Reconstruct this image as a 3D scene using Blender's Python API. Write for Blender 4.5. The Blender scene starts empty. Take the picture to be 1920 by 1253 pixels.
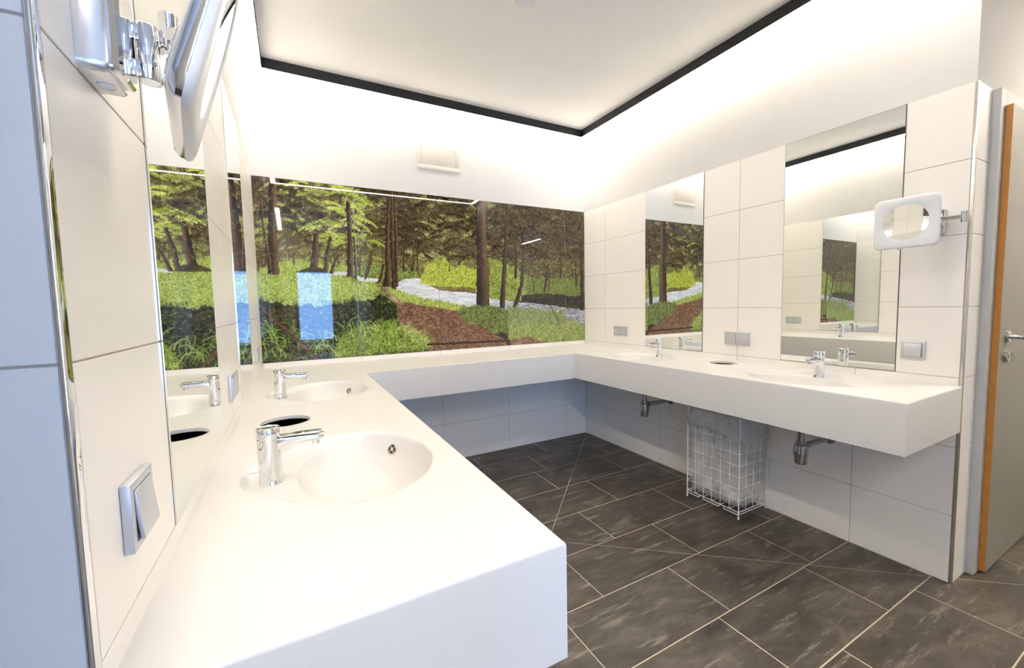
import bpy, bmesh, math, random
import numpy as np
from mathutils import Vector, Matrix

sc = bpy.context.scene
COL = sc.collection
random.seed(7)

# ------------------------------------------------------------------ camera
CX, CY, CZ = 0.1848, -3.1391, 1.2578
YAW, PITCH, ROLL, FPX = -0.4920, -0.0701, -0.0209, 768.1939
cyw, syw, cp, sp = math.cos(YAW), math.sin(YAW), math.cos(PITCH), math.sin(PITCH)
FWD = Vector((-syw * cp, cyw * cp, sp)); RT = Vector((cyw, syw, 0)); UP = RT.cross(FWD)
cr, sr = math.cos(ROLL), math.sin(ROLL)
RT, UP = cr * RT + sr * UP, -sr * RT + cr * UP
cam_d = bpy.data.cameras.new('camera')
cam_d.sensor_fit = 'HORIZONTAL'; cam_d.sensor_width = 36.0
cam_d.lens = FPX / 1920.0 * 36.0
cam_d.clip_start = 0.02
cam = bpy.data.objects.new('camera', cam_d); COL.objects.link(cam)
M = Matrix.Identity(4)
for i in range(3):
    M[i][0], M[i][1], M[i][2] = RT[i], UP[i], -FWD[i]
M[0][3], M[1][3], M[2][3] = CX, CY, CZ
cam.matrix_world = M
sc.camera = cam

# ------------------------------------------------------------------ world, daylight, exposure
LED = 19.5
SKY = 12.5
sc.view_settings.view_transform = 'Standard'
sc.view_settings.look = 'None'
sc.view_settings.gamma = 1.0
sc.view_settings.use_curve_mapping = False
sc.view_settings.exposure = 0.96
wd = bpy.data.worlds.new('sky'); sc.world = wd; wd.use_nodes = True
bg = wd.node_tree.nodes['Background']
bg.inputs['Color'].default_value = (0.24, 0.48, 1.0, 1)
bg.inputs['Strength'].default_value = SKY
WIN = [(-1.30, -0.75), (0.27, 0.98)]; WZ0, WZ1 = 0.60, 2.05; YREAR = -6.0  # first window is added for extra fill daylight, unseen even in reflections
for (a, b) in WIN:                                   # sky portals in the rear window and the added one
    ld = bpy.data.lights.new('window_daylight', 'AREA'); ld.shape = 'RECTANGLE'
    ld.size = b - a; ld.size_y = WZ1 - WZ0
    ld.cycles.is_portal = True
    lo = bpy.data.objects.new('window_daylight', ld); COL.objects.link(lo)
    lo.location = ((a + b) / 2, YREAR - 0.10, (WZ0 + WZ1) / 2)
    lo.rotation_euler = (math.pi / 2, 0, 0)

# ------------------------------------------------------------------ measures
W = 2.665                     # alcove width, tile face to tile face
P = 0.303                     # tile row pitch
ZC, ZB = 0.8752, 0.6777       # worktop top / underside
YR, YL = -2.530, -2.617       # right / left wall ends
DL, DB, DR = 0.556, 0.576, 0.548
ZS, ZT = 2.757, 2.817         # soffit height, coffer height
LI, LO = 0.0966, 0.0476       # light strip inner / outer distance from wall
YF = -2.50                    # front run of the light strip, inner edge
JR = [0.0, 0.292, 0.913, 1.534, 2.155, 2.5196]
MR = [(1.7968, 2.3096), (0.764, 1.2831)]
ML = [(1.7861, 2.3061), (0.764, 1.2747)]

# ------------------------------------------------------------------ materials
def srgb(r, g, b):
    f = lambda c: (c / 12.92) if c <= 0.04045 else ((c + 0.055) / 1.055) ** 2.4
    return (f(r / 255), f(g / 255), f(b / 255), 1)

def mat(name, col=(.8, .8, .8, 1), rough=.5, metal=0.0, **kw):
    m = bpy.data.materials.new(name); m.use_nodes = True
    b = m.node_tree.nodes['Principled BSDF']
    b.inputs['Base Color'].default_value = col
    b.inputs['Roughness'].default_value = rough
    b.inputs['Metallic'].default_value = metal
    for k, v in kw.items():
        b.inputs[k.replace('_', ' ')].default_value = v
    return m

def N(m, t, **kw):
    n = m.node_tree.nodes.new(t)
    for k, v in kw.items():
        setattr(n, k, v)
    return n

def noise_col(m, scale, c1, c2, detail=6, bump=0.0, bscale=None, rough=0.6):
    """mottled colour between c1 and c2 by noise, optional fine bump"""
    t = m.node_tree; b = t.nodes['Principled BSDF']
    g = N(m, 'ShaderNodeNewGeometry')
    n = N(m, 'ShaderNodeTexNoise'); n.inputs['Scale'].default_value = scale
    n.inputs['Detail'].default_value = detail; n.inputs['Roughness'].default_value = rough
    t.links.new(g.outputs['Position'], n.inputs['Vector'])
    r = N(m, 'ShaderNodeValToRGB')
    r.color_ramp.elements[0].position = .3; r.color_ramp.elements[1].position = .7
    r.color_ramp.elements[0].color = c1; r.color_ramp.elements[1].color = c2
    t.links.new(n.outputs['Fac'], r.inputs['Fac']); t.links.new(r.outputs['Color'], b.inputs['Base Color'])
    if bump:
        n2 = N(m, 'ShaderNodeTexNoise'); n2.inputs['Scale'].default_value = bscale or scale * 8
        n2.inputs['Detail'].default_value = 4
        t.links.new(g.outputs['Position'], n2.inputs['Vector'])
        bp = N(m, 'ShaderNodeBump'); bp.inputs['Strength'].default_value = bump; bp.inputs['Distance'].default_value = .002
        t.links.new(n2.outputs['Fac'], bp.inputs['Height']); t.links.new(bp.outputs['Normal'], b.inputs['Normal'])
    return m

PLASTER = noise_col(mat('plaster', rough=.9), 6, (.66, .645, .625, 1), (.68, .665, .645, 1), bump=.08, bscale=220)
CEIL = noise_col(mat('ceiling_paint', rough=.95), 3, (.925, .905, .87, 1), (.94, .92, .89, 1), bump=.05, bscale=200)
TILE = noise_col(mat('wall_tile', rough=.32), 2.2, (.87, .825, .76, 1), (.885, .845, .785, 1), detail=2, bump=.03, bscale=40)
GROUT = noise_col(mat('wall_grout', rough=.95), 60, (.40, .36, .30, 1), (.48, .43, .36, 1))
FGROUT = noise_col(mat('floor_grout', rough=.95), 40, (.52, .44, .31, 1), (.60, .52, .38, 1))
SOLID = noise_col(mat('solid_surface', rough=.38), 1.5, (.67, .648, .615, 1), (.685, .665, .635, 1), detail=2)
CHROME = noise_col(mat('chrome', rough=.04, metal=1), 3, (.82, .83, .85, 1), (.86, .87, .88, 1))
STEEL = noise_col(mat('brushed_steel', rough=.22, metal=1), 30, (.60, .59, .56, 1), (.66, .65, .62, 1))
DARKSTEEL = noise_col(mat('drain_chrome', rough=.12, metal=1), 8, (.42, .43, .45, 1), (.50, .51, .53, 1))
SILVER = noise_col(mat('silver_plastic', rough=.38, metal=.35), 4, (.56, .56, .57, 1), (.60, .60, .61, 1))
SILVER2 = noise_col(mat('satin_housing', rough=.25, metal=.8), 4, (.66, .66, .66, 1), (.70, .70, .70, 1))
BLACK = noise_col(mat('black_profile', rough=.55), 20, (.010, .010, .011, 1), (.016, .016, .017, 1))
DARK = noise_col(mat('dark_silicone', rough=.6), 30, (.05, .05, .045, 1), (.09, .085, .075, 1))
MIRROR = noise_col(mat('mirror_silver', rough=.0, metal=1), 1, (.88, .90, .875, 1), (.885, .905, .88, 1))
WHITEP = noise_col(mat('white_plastic', rough=.4), 5, (.80, .80, .80, 1), (.83, .83, .83, 1))
OPAL = noise_col(mat('opal_diffuser', rough=.35, Subsurface_Weight=.15), 4, (.77, .77, .79, 1), (.80, .80, .82, 1))
CREAMP = noise_col(mat('cream_sheet', rough=.5), 5, (.72, .67, .58, 1), (.75, .70, .61, 1))
WIRE = noise_col(mat('white_wire', rough=.4), 30, (.82, .81, .79, 1), (.86, .85, .83, 1))
FRAMEP = noise_col(mat('grey_frame_paint', rough=.5), 10, (.50, .50, .49, 1), (.54, .54, .53, 1))
DOORP = noise_col(mat('door_laminate', rough=.45), 12, (.27, .26, .22, 1), (.30, .29, .245, 1), bump=.05, bscale=300)
ORANGE = noise_col(mat('orange_edge', rough=.5), 25, (.50, .20, .035, 1), (.58, .25, .05, 1))
RUBBER = noise_col(mat('overflow_hole', rough=.8), 10, (.05, .045, .04, 1), (.08, .07, .06, 1))
BRASS = noise_col(mat('nickel_ring', rough=.2, metal=1), 10, (.66, .62, .52, 1), (.72, .68, .58, 1))

def emis(name, col, s):
    m = mat(name, col, .4)
    t = m.node_tree; b = t.nodes['Principled BSDF']
    n = N(m, 'ShaderNodeTexNoise'); n.inputs['Scale'].default_value = 2
    mx = N(m, 'ShaderNodeMapRange'); mx.inputs[3].default_value = s * .98; mx.inputs[4].default_value = s * 1.02
    t.links.new(n.outputs['Fac'], mx.inputs[0]); t.links.new(mx.outputs[0], b.inputs['Emission Strength'])
    b.inputs['Emission Color'].default_value = col
    return m
LEDB = emis('added_strip_diffuser', (1.0, .90, .77, 1), 130.0)
LEDR = emis('rear_diffuser', (1.0, .90, .77, 1), 135.0)
LEDM = emis('led_diffuser', (1.0, .915, .80, 1), LED)

# slate floor tile
SLATE = mat('slate_tile', rough=.45)
def _slate(m):
    t = m.node_tree; b = t.nodes['Principled BSDF']; L = t.links.new
    g = N(m, 'ShaderNodeNewGeometry'); oi = N(m, 'ShaderNodeAttribute', attribute_type='OBJECT', attribute_name='seed')
    off = N(m, 'ShaderNodeVectorMath', operation='SCALE')
    cx = N(m, 'ShaderNodeCombineXYZ')
    for k in range(3):
        L(oi.outputs['Fac'], cx.inputs[k])
    L(cx.outputs[0], off.inputs[0]); off.inputs['Scale'].default_value = 37
    ad = N(m, 'ShaderNodeVectorMath', operation='ADD'); L(g.outputs['Position'], ad.inputs[0]); L(off.outputs[0], ad.inputs[1])
    mp = N(m, 'ShaderNodeMapping'); mp.inputs['Rotation'].default_value = (0, 0, .5); mp.inputs['Scale'].default_value = (.9, 2.0, 1)
    L(ad.outputs[0], mp.inputs[0])
    n1 = N(m, 'ShaderNodeTexNoise'); n1.inputs['Scale'].default_value = 4.2; n1.inputs['Detail'].default_value = 14
    n1.inputs['Roughness'].default_value = .70; n1.inputs['Distortion'].default_value = .55
    L(mp.outputs[0], n1.inputs['Vector'])
    r1 = N(m, 'ShaderNodeValToRGB'); e = r1.color_ramp.elements
    e[0].position = .28; e[0].color = srgb(48, 43, 38); e[1].position = .80; e[1].color = srgb(124, 115, 102)
    x = r1.color_ramp.elements.new(.5); x.color = srgb(77, 70, 61)
    L(n1.outputs['Fac'], r1.inputs['Fac'])
    n2 = N(m, 'ShaderNodeTexNoise'); n2.inputs['Scale'].default_value = 5.5; n2.inputs['Detail'].default_value = 5
    n2.inputs['Distortion'].default_value = .6; L(ad.outputs[0], n2.inputs['Vector'])
    r2 = N(m, 'ShaderNodeValToRGB'); e = r2.color_ramp.elements
    e[0].position = .56; e[0].color = (0, 0, 0, 1); e[1].position = .74; e[1].color = (.6, .6, .6, 1)
    L(n2.outputs['Fac'], r2.inputs['Fac'])
    mx = N(m, 'ShaderNodeMix', data_type='RGBA'); L(r2.outputs['Color'], mx.inputs[0]); L(r1.outputs['Color'], mx.inputs[6])
    mx.inputs[7].default_value = srgb(80, 63, 44)
    mp2 = N(m, 'ShaderNodeMapping'); mp2.inputs['Rotation'].default_value = (0, 0, .62); mp2.inputs['Scale'].default_value = (1.2, 9, 1)
    L(ad.outputs[0], mp2.inputs[0])
    n3 = N(m, 'ShaderNodeTexNoise'); n3.inputs['Scale'].default_value = 3.4; n3.inputs['Detail'].default_value = 10; n3.inputs['Roughness'].default_value = .7
    L(mp2.outputs[0], n3.inputs['Vector'])
    r3 = N(m, 'ShaderNodeValToRGB'); e = r3.color_ramp.elements
    e[0].position = .56; e[0].color = (0, 0, 0, 1); e[1].position = .70; e[1].color = (.75, .75, .75, 1)
    L(n3.outputs['Fac'], r3.inputs['Fac'])
    mx2 = N(m, 'ShaderNodeMix', data_type='RGBA'); L(r3.outputs['Color'], mx2.inputs[0]); L(mx.outputs[2], mx2.inputs[6])
    mx2.inputs[7].default_value = srgb(160, 149, 132)
    L(mx2.outputs[2], b.inputs['Base Color'])
    bp = N(m, 'ShaderNodeBump'); bp.inputs['Strength'].default_value = .25; bp.inputs['Distance'].default_value = .004
    L(n3.outputs['Fac'], bp.inputs['Height']); L(bp.outputs['Normal'], b.inputs['Normal'])
_slate(SLATE)

# thin glass and plastic film
def thin(name, tint, transp, col, rough):
    m = bpy.data.materials.new(name); m.use_nodes = True
    t = m.node_tree; t.nodes.clear(); L = t.links.new
    o = t.nodes.new('ShaderNodeOutputMaterial')
    tr = t.nodes.new('ShaderNodeBsdfTransparent'); tr.inputs[0].default_value = tint
    pr = t.nodes.new('ShaderNodeBsdfPrincipled'); pr.inputs['Base Color'].default_value = col; pr.inputs['Roughness'].default_value = rough
    n = t.nodes.new('ShaderNodeTexNoise'); n.inputs['Scale'].default_value = 9; n.inputs['Detail'].default_value = 6
    mr = t.nodes.new('ShaderNodeMapRange'); mr.inputs[1].default_value = .3; mr.inputs[2].default_value = .7
    mr.inputs[3].default_value = max(0, transp - .04); mr.inputs[4].default_value = min(1, transp + .04)
    mx = t.nodes.new('ShaderNodeMixShader')
    L(n.outputs['Fac'], mr.inputs[0]); L(mr.outputs[0], mx.inputs[0]); L(pr.outputs[0], mx.inputs[1]); L(tr.outputs[0], mx.inputs[2])
    L(mx.outputs[0], o.inputs[0])
    return m
PANE = thin('window_glass', (.95, .97, .97, 1), .95, (.8, .85, .9, 1), .02)
FILM = thin('bag_film', (.98, .98, .97, 1), .70, (.86, .85, .82, 1), .28)

# ------------------------------------------------------------------ mesh helpers
class MB:
    def __init__(s): s.v = []; s.f = []
    def add(s, v, f):
        o = len(s.v); s.v += [tuple(q) for q in v]; s.f += [tuple(i + o for i in q) for q in f]; return s
    def box(s, x0, x1, y0, y1, z0, z1):
        v = [(x, y, z) for z in (z0, z1) for y in (y0, y1) for x in (x0, x1)]
        return s.add(v, [(0, 2, 3, 1), (4, 5, 7, 6), (0, 1, 5, 4), (2, 6, 7, 3), (0, 4, 6, 2), (1, 3, 7, 5)])
    def prism(s, poly, z0, z1):
        n = len(poly)
        v = [(x, y, z0) for x, y in poly] + [(x, y, z1) for x, y in poly]
        f = [tuple(range(n - 1, -1, -1)), tuple(range(n, 2 * n))] + [(i, (i + 1) % n, n + (i + 1) % n, n + i) for i in range(n)]
        return s.add(v, f)
    def lathe(s, prof, seg=32, M=None, cap=True):
        M = M or Matrix.Identity(4); v = []; f = []
        for r, z in prof:
            for k in range(seg):
                a = 2 * math.pi * k / seg
                v.append(tuple(M @ Vector((r * math.cos(a), r * math.sin(a), z))))
        for i in range(len(prof) - 1):
            for k in range(seg):
                f.append((i * seg + k, i * seg + (k + 1) % seg, (i + 1) * seg + (k + 1) % seg, (i + 1) * seg + k))
        if cap:
            f.append(tuple(range(seg - 1, -1, -1))); f.append(tuple((len(prof) - 1) * seg + k for k in range(seg)))
        return s.add(v, f)
    def tube(s, pts, r, seg=6, closed=False):
        pts = [Vector(p) for p in pts]; n = len(pts); v = []; f = []; prev = None
        for i, p in enumerate(pts):
            a = pts[(i - 1) % n] if (i > 0 or closed) else p
            b = pts[(i + 1) % n] if (i < n - 1 or closed) else p
            t = (b - a).normalized()
            if prev is None:
                u = t.orthogonal().normalized()
            else:
                u = (prev - t * prev.dot(t)).normalized()
            prev = u; w = t.cross(u)
            for k in range(seg):
                an = 2 * math.pi * k / seg
                v.append(tuple(p + r * (math.cos(an) * u + math.sin(an) * w)))
        for i in range(n if closed else n - 1):
            j = (i + 1) % n
            for k in range(seg):
                f.append((i * seg + k, i * seg + (k + 1) % seg, j * seg + (k + 1) % seg, j * seg + k))
        if not closed:
            f.append(tuple(range(seg - 1, -1, -1))); f.append(tuple((n - 1) * seg + k for k in range(seg)))
        return s.add(v, f)
    def xform(s, M):
        s.v = [tuple(M @ Vector(q)) for q in s.v]; return s
    def mesh(s, name, m, smooth=False, bevel=0, seg=2, autosm=None):
        me = bpy.data.meshes.new(name); me.from_pydata(s.v, [], s.f)
        bm = bmesh.new(); bm.from_mesh(me)
        bmesh.ops.recalc_face_normals(bm, faces=bm.faces)
        if bevel:
            ed = [e for e in bm.edges if len(e.link_faces) == 2 and e.calc_face_angle(0) > .6]
            bmesh.ops.bevel(bm, geom=ed, offset=bevel, segments=seg, affect='EDGES', profile=.5)
        if autosm is not None:
            for e in bm.edges:
                e.smooth = not (len(e.link_faces) == 2 and e.calc_face_angle(0) > autosm)
            smooth = True
        for q in bm.faces: q.smooth = smooth
        bm.to_mesh(me); bm.free()
        me.materials.append(m)
        return me
    def obj(s, name, m, parent=None, **kw):
        me = s.mesh(name, m, **kw)
        return link(name, me, parent)

def link(name, me, parent=None, loc=None):
    o = bpy.data.objects.new(name, me); COL.objects.link(o)
    if parent is not None: o.parent = parent
    if loc is not None: o.location = loc
    return o
def tag(o, label=None, cat=None, group=None, kind=None):
    if label: o['label'] = label
    if cat: o['category'] = cat
    if group: o['group'] = group
    if kind: o['kind'] = kind
    return o
def thing(name, label, cat, loc=(0, 0, 0), rz=0, group=None):
    o = bpy.data.objects.new(name, None); COL.objects.link(o); o.empty_display_size = .05
    o.location = loc; o.rotation_euler = (0, 0, rz)
    return tag(o, label, cat, group)
def copy_tree(o, parent=None):
    c = o.copy(); COL.objects.link(c)
    if parent is not None: c.parent = parent
    for ch in list(o.children): copy_tree(ch, c)
    return c
def struct(name, mb, m, label=None, cat=None, **kw):
    return tag(mb.obj(name, m, **kw), label, cat, kind='structure')

_cache = {}
def tile(parent, m, x0, x1, y0, y1, z0, z1, name='tile'):
    """one ceramic tile; equal sizes share mesh data"""
    key = (name, m.name, round(x1 - x0, 4), round(y1 - y0, 4), round(z1 - z0, 4))
    if key not in _cache:
        _cache[key] = MB().box(0, x1 - x0, 0, y1 - y0, 0, z1 - z0).mesh(name, m, bevel=.0008, seg=1)
    return link(name, _cache[key], parent, (x0, y0, z0))

G = .0013   # half joint
BK = .009   # tile thickness in front of the wall body

# ------------------------------------------------------------------ setting: floor
floor = struct('floor', MB().box(-2.2, 5.2, -6.0, 0.02, -.12, -.0006), FGROUT, 'grey brown slate tiled floor with pale beige joints', 'floor')
rows = [0.0, -.25, -.565, -.88, -1.207, -1.525, -1.834, -2.152, -2.466]
offs = [1.44, 1.854, 1.734, 1.971, 1.65, 1.303, 1.075, 1.62, 1.864]
while rows[-1] > -5.9:
    rows.append(rows[-1] - .316); offs.append(offs[-1] + .207)
rows.append(-6.0)
# slope cuts of the fall towards the middle of the alcove: (point, direction, x range)
CUT = [((2.66, -.02), (1.33, -1.365)), ((1.33, -1.365), (2.70, -2.50)), ((0.005, -.02), (1.33, -1.365)), ((1.33, -1.365), (-.04, -2.50))]
def clip(poly, a, b, side):
    nx, ny = -(b[1] - a[1]), b[0] - a[0]; l = math.hypot(nx, ny); nx, ny = nx / l * side, ny / l * side
    out = []
    for i in range(len(poly)):
        p, q = poly[i], poly[(i + 1) % len(poly)]
        dp = (p[0] - a[0]) * nx + (p[1] - a[1]) * ny - .0016; dq = (q[0] - a[0]) * nx + (q[1] - a[1]) * ny - .0016
        if dp >= 0: out.append(p)
        if (dp >= 0) != (dq >= 0):
            t = dp / (dp - dq); out.append((p[0] + t * (q[0] - p[0]), p[1] + t * (q[1] - p[1])))
    return out
def area(p): return abs(sum(p[i][0] * p[(i + 1) % len(p)][1] - p[(i + 1) % len(p)][0] * p[i][1] for i in range(len(p)))) / 2
def crosses(poly, a, b):
    x0 = max(min(a[0], b[0]), min(p[0] for p in poly)); x1 = min(max(a[0], b[0]), max(p[0] for p in poly))
    if x1 - x0 < .01: return False
    for k in range(9):
        x = x0 + (x1 - x0) * (k + .5) / 9; y = a[1] + (b[1] - a[1]) * (x - a[0]) / (b[0] - a[0])
        if min(p[1] for p in poly) + .004 < y < max(p[1] for p in poly) - .004: return True
    return False
FG = .0021
for i in range(len(rows) - 1):
    y1, y0 = rows[i] - FG, rows[i + 1] + FG
    x = offs[i] % .621 - .621 * 4
    while x < 5.1:
        x0, x1 = max(x + FG, -2.15), min(x + .621 - FG, 5.15); x += .621
        if y0 > YR: x0, x1 = max(x0, .003), min(x1, W - .003)
        if x1 - x0 < .03 or y1 - y0 < .02: continue
        polys = [[(x0, y0), (x1, y0), (x1, y1), (x0, y1)]]; cut = False
        for (a, b) in CUT:
            new = []
            for pl in polys:
                if crosses(pl, a, b):
                    cut = True; new += [q for q in (clip(pl, a, b, 1), clip(pl, a, b, -1)) if len(q) > 2 and area(q) > 2e-4]
                else: new.append(pl)
            polys = new
        sd = random.random()
        if cut:
            for pl in polys: link('floor_tile', MB().prism(pl, -.010, 0).mesh('floor_tile', SLATE), floor)['seed'] = sd
        else:
            tile(floor, SLATE, x0, x1, y0, y1, -.010, 0, 'floor_tile')['seed'] = sd

# ------------------------------------------------------------------ setting: walls
wl = struct('wall_left', MB().box(-2.2, -BK, YL + BK, .12, 0, ZS + .1), PLASTER, 'left alcove wall, white plaster above cream tiles', 'wall')
wr = struct('wall_right', MB().box(W + BK, 5.2, YR + BK, .12, 0, ZS + .1), PLASTER, 'right alcove wall, white plaster above cream tiles', 'wall')
wb = struct('wall_back', MB().box(-.3, W + .3, BK, .12, 0, ZS + .1), PLASTER, 'back alcove wall, white plaster above the forest picture', 'wall')
# grout beds just behind the tile faces (part of each wall)
MB().box(-BK, -.0018, YL + .010, 0, 0, 7 * P).obj('grout_bed', GROUT, wl)
MB().box(-2.2, -.0052, YL + .0018, YL + BK, 0, 7 * P).obj('grout_bed', GROUT, wl)
MB().box(W + .0018, W + BK, YR + .010, 0, 0, 7 * P).obj('grout_bed', GROUT, wr)
MB().box(W + .012, 2.826, YR + .0018, YR + BK, 0, 7 * P).obj('grout_bed', GROUT, wr)
MB().box(0, W, .0018, BK, 0, 3 * P).obj('grout_bed', GROUT, wb)

def wall_side(parent, xa, xb, joints, mirrors):
    for k in range(7):
        z0, z1 = k * P + G, (k + 1) * P - G
        segs = [(joints[i], joints[i + 1]) for i in range(len(joints) - 1)]
        if k >= 3:
            new = []
            for a, b in segs:
                cur = [(a, b)]
                for (m0, m1) in mirrors:
                    nx = []
                    for (c, d) in cur:
                        if d <= m0 or c >= m1: nx.append((c, d))
                        else:
                            if c < m0 - .01: nx.append((c, m0))
                            if d > m1 + .01: nx.append((m1, d))
                    cur = nx
                new += cur
            segs = new
        for a, b in segs:
            tile(parent, TILE, xa, xb, -b + G, -a - G, z0, z1)
wall_side(wr, W, W + BK, JR, MR)
wall_side(wl, -BK, 0, [0, .292, .913, 1.534, 2.155, 2.603], ML)
xs = [0, .6185, 1.2215, 1.8245, 2.4275, W]
for k in range(3):
    for i in range(5):
        tile(wb, TILE, xs[i] + G, xs[i + 1] - G, 0, BK, k * P + G, (k + 1) * P - G)
for k in range(7):
    tile(wr, TILE, W + .013, 2.826, YR, YR + BK, k * P + G, (k + 1) * P - G)
    for i in range(3):
        tile(wl, TILE, -2.19 + i * .603 + (.37 if i else 0), -.0056 if i == 2 else -2.19 + (i + 1) * .603 + .37 - 2 * G, YL, YL + BK, k * P + G, (k + 1) * P - G)
# stainless edge trims on both wall ends
struct('trim_1', MB().box(-.0050, .0008, YL - .0008, YL + .0130, 0, 7 * P), CHROME, 'polished metal edge strip on the left wall end', 'trim', bevel=.0022, seg=4, autosm=.9)
struct('trim_2', MB().box(W - .0008, W + .0125, YR - .0008, YR + .0098, 0, 7 * P), STEEL, 'polished metal edge strip on the right wall end', 'trim', bevel=.002, seg=4, autosm=.9)

# rest of the room behind the photographer, plus an added window and light-blocking wall
_rw = MB(); _x = -2.2
for (a, b) in WIN:
    _rw.box(_x, a, YREAR - .2, YREAR, 0, ZS + .1).box(a, b, YREAR - .2, YREAR, 0, WZ0).box(a, b, YREAR - .2, YREAR, WZ1, ZS + .1); _x = b
_rw.box(_x, 5.2, YREAR - .2, YREAR, 0, ZS + .1)
struct('wall_rear', _rw, PLASTER, 'rear wall with one window and one added daylight opening, behind the photographer', 'wall')
struct('wall_end_left', MB().box(-2.4, -2.2, YREAR - .2, .12, 0, ZS + .1), PLASTER, 'far left wall of the space outside the alcove', 'wall')
struct('wall_end_right', MB().box(5.2, 5.4, YREAR - .2, .12, 0, ZS + .1), PLASTER, 'far right wall of the space outside the alcove', 'wall')
struct('wall_partition', MB().box(1.35, 1.47, -5.995, -4.05, 0, ZS - .001), PLASTER, 'short partition wall beside the rear window', 'wall')
struct('wall_light_blocker', MB().box(-2.2, .06, -3.62, -3.52, 0, 2.30), PLASTER, 'added screen wall out of view, blocking light from the left wall end', 'wall')  # added unseen wall, shades the left wall end from window and strip light
for i, (a, b) in enumerate(WIN):
    f = struct('window_%d' % (i + 1), (MB().box(a, a + .05, YREAR - .12, YREAR - .05, WZ0, WZ1).box(b - .05, b, YREAR - .12, YREAR - .05, WZ0, WZ1)
               .box(a + .05, b - .05, YREAR - .12, YREAR - .05, WZ0, WZ0 + .05).box(a + .05, b - .05, YREAR - .12, YREAR - .05, WZ1 - .05, WZ1)), FRAMEP, ('added grey framed rear window out of view, for extra daylight', 'narrow grey framed rear window, mirrored in the forest picture')[i], 'window')
    MB().box(a + .05, b - .05, YREAR - .09, YREAR - .084, WZ0 + .05, WZ1 - .05).obj('pane', PANE, f)
# ceiling: soffit plane with a raised coffer over the alcove
x0, x1, y0, y1 = LI, W - LI, YF, -LI
ce = struct('ceiling', MB().box(-2.2, 5.2, y1, .12, ZS, ZS + .2).box(-2.2, 5.2, YREAR - .2, y0, ZS, ZS + .2).box(-2.2, x0, y0, y1, ZS, ZS + .2).box(x1, 5.2, y0, y1, ZS, ZS + .2), CEIL, 'white ceiling with a raised field framed by light strips', 'ceiling')
MB().box(x0, x1, y0, y1, ZT, ZS + .2).obj('coffer_panel', CEIL, ce)

# ------------------------------------------------------------------ light strips
def led_frame(name, label, x0, x1, y0, y1, w, sides='bflr'):
    """x0..x1, y0..y1 inner rectangle; strips lie outside it in the soffit plane"""
    t = thing(name, label, 'ceiling light', ((x0 + x1) / 2, (y0 + y1) / 2, ZS))
    cx, cy = t.location.x, t.location.y
    def b(a0, a1, b0, b1, z0, z1): return MB().box(a0 - cx, a1 - cx, b0 - cy, b1 - cy, z0 - ZS, z1 - ZS)
    z0, z1 = ZS - .004, ZS + .0
    if 'b' in sides: b(x0 - w, x1 + w, y1, y1 + w, z0, z1).obj('diffuser', LEDM, t)
    if 'f' in sides: b(x0 - w, x1 + w, y0 - w, y0, z0, z1).obj('diffuser', LEDM, t)
    if 'l' in sides: b(x0 - w, x0, y0, y1, z0, z1).obj('diffuser', LEDM, t)
    if 'r' in sides: b(x1, x1 + w, y0, y1, z0, z1).obj('diffuser', LEDM, t)
    return t
lf = led_frame('led_light_strip', 'long glowing white light strip framing the raised ceiling above the washbasins', LI, W - LI, YF, -LI, LI - LO)
def lb(a0, a1, b0, b1):
    c = lf.location
    return MB().box(a0 - c.x, a1 - c.x, b0 - c.y, b1 - c.y, -.003, ZT - ZS)
for q in [(x0, x1, y1 - .003, y1), (x0, x1, y0, y0 + .003), (x0, x0 + .003, y0 + .003, y1 - .003), (x1 - .003, x1, y0 + .003, y1 - .003)]:
    tag(lb(*q).obj('side_profile', BLACK, lf), 'black side profile of the light strip')
def strip(name, label, x0, x1, y0, y1, m=LEDB):
    t = thing(name, label, 'ceiling light', ((x0 + x1) / 2, (y0 + y1) / 2, ZS))
    hx, hy = (x1 - x0) / 2, (y1 - y0) / 2
    MB().box(-hx, hx, -hy, hy, -.008, 0).obj('diffuser', m, t)
    for sx in (-1, 1): MB().box(*sorted((sx * hx, sx * (hx + .006))), -hy - .006, hy + .006, -.012, 0).obj('side_profile', BLACK, t)
    return t
strip('ceiling_strip_light', 'straight ceiling strip light behind the photographer, mirrored at the left of the forest picture', .05, .10, -5.7, -3.9, LEDR)
strip('ceiling_strip_light', 'long added ceiling strip light out of view, brightening the right wall end and grey door', 3.6, 5.0, -3.62, -3.56)  # added lamp, out of view, lifts the right wall end and door

# ------------------------------------------------------------------ worktop with four moulded basins and two waste holes
BY = (-1.02, -2.053)
def bowl_depth(dx, dy):
    """dx: distance from the wall, dy: along the wall from the basin centre"""
    e = math.hypot((dx - .335) / .158, dy / .228)
    l1, l2 = math.hypot((dx - .150) / .085, dy / .110), math.hypot((dx - .300) / .190, dy / .235)
    k = max(0.0, min(1.0, .5 + .5 * (l2 - l1) / .45)); lobe = l2 + (l1 - l2) * k - .45 * k * (1 - k) * .5
    s = max(0.0, min(1.0, (1.06 - lobe) / .17)); s = s * s * (3 - 2 * s)
    d = .0172 * s
    if e < 1: d += .100 * (1 - e ** 3.2)
    return d
top = MB()
def flat(x0, x1, y0, y1):
    if x1 - x0 > 1e-6 and y1 - y0 > 1e-6:
        top.add([(x0, y0, ZC), (x1, y0, ZC), (x1, y1, ZC), (x0, y1, ZC)], [(0, 1, 2, 3)])
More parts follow.
